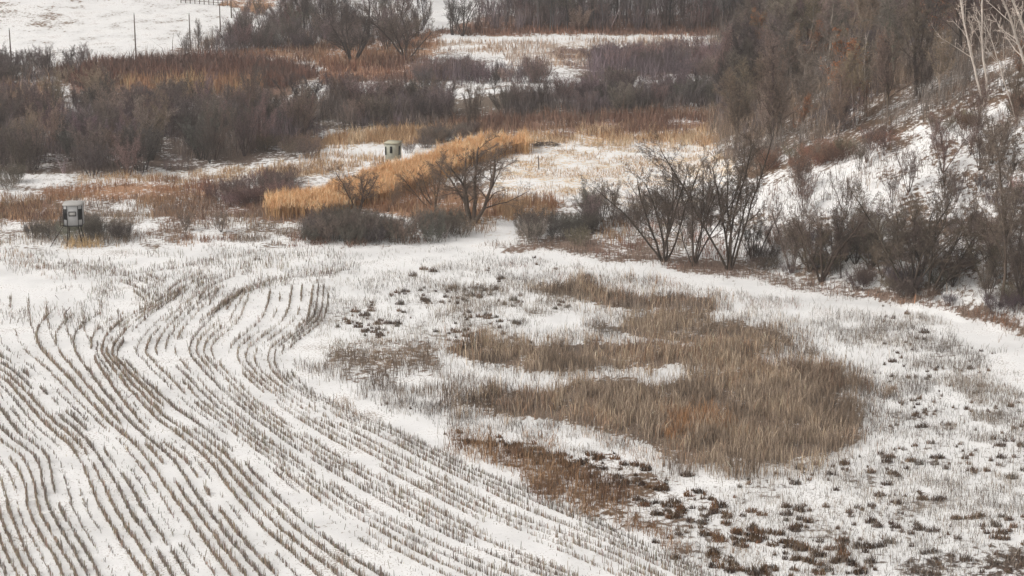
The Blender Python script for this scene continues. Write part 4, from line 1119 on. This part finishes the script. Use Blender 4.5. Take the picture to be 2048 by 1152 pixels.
M_WALL = mat_plain("grey_panel", 'a3a3a3', .06, 3)
M_WALLG = mat_plain("olive_panel", 'a2a295', .1, 3)
M_ROOF = mat_plain("snowy_roof", 'a9a7a4', .06, 2)
M_ROOFG = mat_plain("olive_roof", 'aca895', .08, 2)
M_DARK = mat_plain("dark_trim", '2e2c2b', .2, 3, .5)
M_GLASS = mat_plain("dark_window", '1c1d1e', .2, 2, .15)
M_STEEL = mat_plain("dark_steel", '33291f', .3, 5)
M_WOOD = mat_plain("weathered_pole", '6b6058', .2, 4, .9, (1, 1, .1))

def near_blind():
    x, y = at(151, 489)
    z = float(ground(x, y)) - .05
    root = link("hunting_blind", None, loc=(x, y, z)); root.rotation_euler[2] = 0.06
    tag(root, "light grey hunting blind on tall dark legs among shrubs at left", "hunting blind")
    z0, z1 = 2.15, 4.15
    # octagonal cabin: front panel, two narrow canted corners
    pts = [(-.52, -.85), (.52, -.85), (.90, -.60), (.90, .60), (.52, .85), (-.52, .85), (-.90, .60), (-.90, -.60)]
    V = [(a, b, z0) for a, b in pts] + [(a, b, z1) for a, b in pts]
    F = [(i, (i + 1) % 8, 8 + (i + 1) % 8, 8 + i) for i in range(8)] + [(0, 7, 6, 5), (0, 5, 4, 3), (0, 3, 2, 1), (2, 1, 0, 3)]
    F = F[:8] + [(7, 6, 5, 4), (7, 4, 3, 2), (7, 2, 1, 0), (15, 8, 9, 10), (15, 10, 11, 12), (15, 12, 13, 14)]
    link("cabin", mesh("cabin", np.array(V, float), np.array(F)), M_WALL, root)
    # domed roof with an overhang
    V, F = [], []
    for k, (s, zz) in enumerate(((1.08, 4.13), (1.09, 4.24), (.95, 4.33), (.5, 4.39), (.02, 4.41))):
        V += [(a * s, b * s, zz) for a, b in pts]
        if k: F += [((k - 1) * 8 + i, (k - 1) * 8 + (i + 1) % 8, k * 8 + (i + 1) % 8, k * 8 + i) for i in range(8)]
    F += [(7, 6, 5, 4), (7, 4, 3, 2), (7, 2, 1, 0)]
    link("roof", mesh("roof", np.array(V, float), np.array(F)), M_ROOF, root)
    # front window: dark frame with a pale curtain
    w = boxes("window", [(-.36, .36, -.895, -.852, 3.10, 3.17), (-.36, .36, -.895, -.852, 3.49, 3.56), (-.36, -.29, -.895, -.852, 3.17, 3.49), (.29, .36, -.895, -.852, 3.17, 3.49)], M_DARK, root)
    boxes("pane", [(-.29, .29, -.875, -.855, 3.17, 3.49)], M_ROOF, w)
    # tall dark windows on the canted corners
    for sx in (-1, 1):
        a, b = np.array([sx * .56, -.825]), np.array([sx * .88, -.61])
        nrm = norm(np.array([sx * .25, -.38])) * .03
        def quad(za, zb, mat, nm, par, off=1.0, inset=0):
            p, q = a + (b - a) * inset, b - (b - a) * inset
            vv = [(p[0], p[1], za), (q[0], q[1], za), (q[0] + nrm[0] * off, q[1] + nrm[1] * off, za), (p[0] + nrm[0] * off, p[1] + nrm[1] * off, za)]
            vv += [(u[0], u[1], zb) for u in vv]
            return boxes(nm, [vv], mat, par)
        ww = quad(2.72, 3.80, M_DARK, "window", root)
        quad(2.80, 3.72, M_GLASS, "pane", ww, 1.25, .15)
    trims = [bar((sx * .54, -.865, z0), (sx * .54, -.865, z1 - .02), .03) for sx in (-1, 1)] + [bar((sx * .91, -.61, z0), (sx * .91, -.61, z1 - .02), .03) for sx in (-1, 1)]
    trims += [(-.88, .88, -.88, .88, z0 - .09, z0 - .004)]
    boxes("trim", trims, M_DARK, root)
    for sx, sy, fx in ((-.5, -.6, -.72), (.45, -.6, .85), (-.5, .6, -.8), (.45, .6, .8)):
        boxes("leg", [bar((sx, sy, z0 - .08), (fx, sy * 1.4, 0), .04)], M_STEEL, root)
    # ladder with a handrail, coming down to the left
    L = []
    for dy in (-.3, .3):
        L.append(bar((-.95, dy - .2, 2.12), (-2.35, dy - .5, 0), .03))
    for i in range(7):
        t = (i + .5) / 7
        L.append(bar((-.95 - 1.4 * t, -.5 - .3 * t, 2.12 * (1 - t)), (-.95 - 1.4 * t, .1 - .3 * t, 2.12 * (1 - t)), .022))
    boxes("ladder", L, M_STEEL, root)
    boxes("handrail", [bar((-1.25, -.45, 2.05), (-1.25, -.45, 3.0), .025), bar((-.9, -.2, 2.1), (-1.25, -.45, 2.05), .025)], M_STEEL, root)
near_blind()
def far_blind():
    x, y = at(787, 338)
    z = float(ground(x, y)) - .05
    root = link("hunting_blind", None, loc=(x, y, z)); root.rotation_euler[2] = -.28
    tag(root, "olive grey square hunting blind behind the golden reed hedge", "hunting blind")
    z0, z1 = 1.3, 3.25
    a, b = .74, .80
    V = [(-a, -a, z0), (a, -a, z0), (a, a, z0), (-a, a, z0), (-b, -b, z1), (b, -b, z1), (b, b, z1), (-b, b, z1)]
    link("cabin", mesh("cabin", np.array(V, float), np.array(BF)), M_WALLG, root)
    V = [(-.88, -.88, z1 - .02), (.88, -.88, z1 - .02), (.88, .88, z1 - .02), (-.88, .88, z1 - .02), (-.84, -.84, z1 + .12), (.84, -.84, z1 + .12), (.84, .84, z1 + .12), (-.84, .84, z1 + .12)]
    link("roof", mesh("roof", np.array(V, float), np.array(BF)), M_ROOFG, root)
    for x0, x1, za, zb in ((-.14, .17, 2.1, 2.92), (-.74, -.60, 1.85, 2.85)):
        w = boxes("window", [(x0, x1, -.82, -.70, za, zb)], M_DARK, root)
        boxes("pane", [(x0 + .03, x1 - .03, -.835, -.815, za + .05, zb - .05)], M_GLASS, w)
    w = boxes("window", [(.70, .82, -.30, .24, 1.85, 2.9)], M_DARK, root)
    boxes("pane", [(.815, .835, -.24, .18, 1.92, 2.82)], M_GLASS, w)
    for sx in (-1, 1):
        for sy in (-1, 1):
            boxes("leg", [bar((sx * .55, sy * .55, z0), (sx * .66, sy * .66, 0), .05)], M_STEEL, root)
far_blind()

def pole(px, py, h, label, group=None, arm=False, r=.13):
    x, y = at(px, py)
    z = float(ground(x, y)) - .2
    n, rings = 8, [(0, 1.0), (h * .5, .85), (h, .65), (h + .05, .35)]
    V, F = [], []
    for k, (zz, s) in enumerate(rings):
        V += [(math.cos(2 * math.pi * i / n) * r * s, math.sin(2 * math.pi * i / n) * r * s, zz) for i in range(n)]
        if k: F += [((k - 1) * n + i, (k - 1) * n + (i + 1) % n, k * n + (i + 1) % n, k * n + i) for i in range(n)]
    V.append((0, 0, h + .06)); c = len(V) - 1
    F += [((k0 * 2) + 3 * n, 3 * n + (k0 * 2 + 1) % n, 3 * n + (k0 * 2 + 2) % n, c) for k0 in range(4)]
    root = link("utility_pole", None, loc=(x, y, z))
    link("pole_shaft", mesh("pole_shaft", np.array(V, float), np.array(F)), M_WOOD, root)
    # insulator pin on top
    boxes("insulator", [(-.05, .05, -.05, .05, h + .06, h + .22), (-.09, .09, -.09, .09, h + .22, h + .27)], M_WALL, root)
    tag(root, label, "utility pole", "utility poles along the far field")
def px_height(px, py, py_top):
    x, y = at(px, py)
    z = float(ground(x, y)); lo, hi = 0, 30
    for _ in range(30):
        m = (lo + hi) / 2
        if proj(x, y, z + m)[1] > py_top: lo = m
        else: hi = m
    return m
for px, py, pt, lb in ((23, 130, 57, "leftmost utility pole, rising out of the thin grey trees"),
                       (272, 113, 27, "utility pole standing alone on open snow in the far field"),
                       (381, 100, 27, "utility pole with twiggy trees around its foot"),
                       (441, 64, 6, "utility pole beside the road bank"),
                       (463, 36, -22, "utility pole on the road bank with its top out of frame"),
                       (500, 10, -40, "farthest utility pole at the top edge beside the road")):
    pole(px, py, px_height(px, py, pt), lb)

def post(px, py, h, r, lean, label, name="post", cat="post"):
    x, y = at(px, py)
    z = float(ground(x, y)) - .1
    n = 6
    V, F = [], []
    for k, (zz, s) in enumerate(((0, 1.1), (h * .5, 1.0), (h, .9), (h + .02, .5))):
        V += [(math.cos(2 * math.pi * i / n) * r * s + lean * zz, math.sin(2 * math.pi * i / n) * r * s, zz) for i in range(n)]
        if k: F += [((k - 1) * n + i, (k - 1) * n + (i + 1) % n, k * n + (i + 1) % n, k * n + i) for i in range(n)]
    F += [(18, 19, 20, 21), (18, 21, 22, 23)]
    o = link(name, mesh(name, np.array(V, float), np.array(F)), M_WOOD, loc=(x, y, z))
    tag(o, label, cat)
post(1078, 339, 1.75, .07, -.06, "thin leaning grey post alone on the snow right of the reed hedge")
post(443, 436, .75, .13, 0, "short dark wooden post among the small bushes left of the reed hedge")
post(936, 70, 1.3, .10, 0, "pale short post in front of the far wood")

# the fence and the corner of a dark building at the top edge
def top_edge():
    xa, ya = at(362, 6); xb, yb = at(455, 12)
    root = link("rail_fence", None, loc=(xa, ya, float(ground(xa, ya))))
    tag(root, "dark post and rail fence at the top edge of the far snow field", "fence")
    N = 11
    P = [(xa + (xb - xa) * i / (N - 1), ya + (yb - ya) * i / (N - 1)) for i in range(N)]
    for i, (x, y) in enumerate(P):
        z = float(ground(x, y)) - float(ground(xa, ya))
        boxes("fence_post", [(x - xa - .07, x - xa + .07, y - ya - .07, y - ya + .07, z - .2, z + 1.5)], M_WOOD, root)
    for zz in (.55, 1.0, 1.38):
        L = []
        for (x0, y0), (x1, y1) in zip(P[:-1], P[1:]):
            z0_, z1_ = float(ground(x0, y0)) - float(ground(xa, ya)), float(ground(x1, y1)) - float(ground(xa, ya))
            L.append(bar((x0 - xa, y0 - ya - .1, z0_ + zz), (x1 - xa, y1 - ya - .1, z1_ + zz), .04))
        boxes("rail", L, M_WOOD, root)
    x1, y1 = at(361, 5); x0, y0 = at(322, -1)
    z = float(ground(x1, y1)) - .4
    root = link("barn", None, loc=(x1, y1 + 3, z)); root.rotation_euler[2] = math.atan2(y1 - y0, x1 - x0)
    tag(root, "foot of a dark low barn at the top edge beside the rail fence", "barn")
    boxes("wall", [(-14, 0, 0, 8, 0, 3.4)], mat_plain("dark_boards", '3f3b3a', .2, 2, .9, (6, 1, .2)), root)
    V = [(-14.4, -.5, 3.402), (.4, -.5, 3.402), (.4, 8.5, 3.402), (-14.4, 8.5, 3.402), (-14.4, 3.9, 5.4), (.4, 3.9, 5.4), (.4, 4.1, 5.4), (-14.4, 4.1, 5.4)]
    link("roof", mesh("roof", np.array(V, float), np.array(BF)), M_ROOF, root)
    boxes("door", [(-8, -5, -.06, -.01, .4, 3.0)], M_DARK, root)
top_edge()

def log(px, py, L, r, rz, label, name="fallen_log", cat="log"):
    x, y = at(px, py)
    z = float(ground(x, y))
    segs, p = [], np.array([0., 0, 0]); g = random.Random(int(px))
    for i in range(6):
        q = p + np.array([L / 6, g.gauss(0, .06), g.gauss(0.02, .03)])
        segs.append((p, q, r * (1 - i * .08), r * (1 - (i + 1) * .08), 0)); 
        if i in (2, 4): segs.append((q, q + np.array([.5, g.uniform(-.3, .3), .4]), r * .35, r * .15, 0))
        p = q
    v, f = tubes(segs, 7)
    o = link(name, mesh(name, v, f), M_WOOD, loc=(x, y, z + r * .8)); o.rotation_euler[2] = rz
    tag(o, label, cat)
log(1755, 586, 2.7, .13, .03, "pale fallen log lying at the foot of the wide rounded tree")
def pile():
    x, y = at(1092, 292)
    g = random.Random(4); segs = []
    for i in range(90):
        a = g.uniform(-1.6, 1.6); b = g.uniform(-.7, .7); hgt = .5 * (1 - (a / 1.9) ** 2)
        p = np.array([a, b, g.uniform(0, max(hgt, .1))]); an = g.gauss(0, .35)
        d = np.array([math.cos(an), g.uniform(-.4, .4), math.sin(an) * .5]) * g.uniform(.4, 1.0)
        segs.append((p - d / 2, p + d / 2, g.uniform(.02, .05), .015, 0))
    v, f = tubes(segs, 4)
    o = link("brush_pile", mesh("brush_pile", v, f), M_WOOD, loc=(x, y, float(ground(x, y))))
    tag(o, "low brown brush pile dusted with snow right of the reed hedge end", "brush pile")
pile()
# ------------------------------------------------------------------ damp winter air
def build_haze():
    o = boxes("haze", [(-9000, 9000, -400, 9500, -12, 420)], None)
    m = bpy.data.materials.new("winter_air"); m.use_nodes = True
    n, l = m.node_tree.nodes, m.node_tree.links
    n.remove(n["Principled BSDF"])
    v = n.new("ShaderNodeVolumePrincipled")
    v.inputs["Color"].default_value = (.97, .96, .95, 1)
    v.inputs["Density"].default_value = .00034
    v.inputs["Anisotropy"].default_value = .2
    l.new(v.outputs[0], n["Material Output"].inputs["Volume"])
    o.data.materials.append(m)
    tag(o, "thin pale winter air over the whole valley", kind="stuff")
build_haze()
print("objects", len(bpy.data.objects))
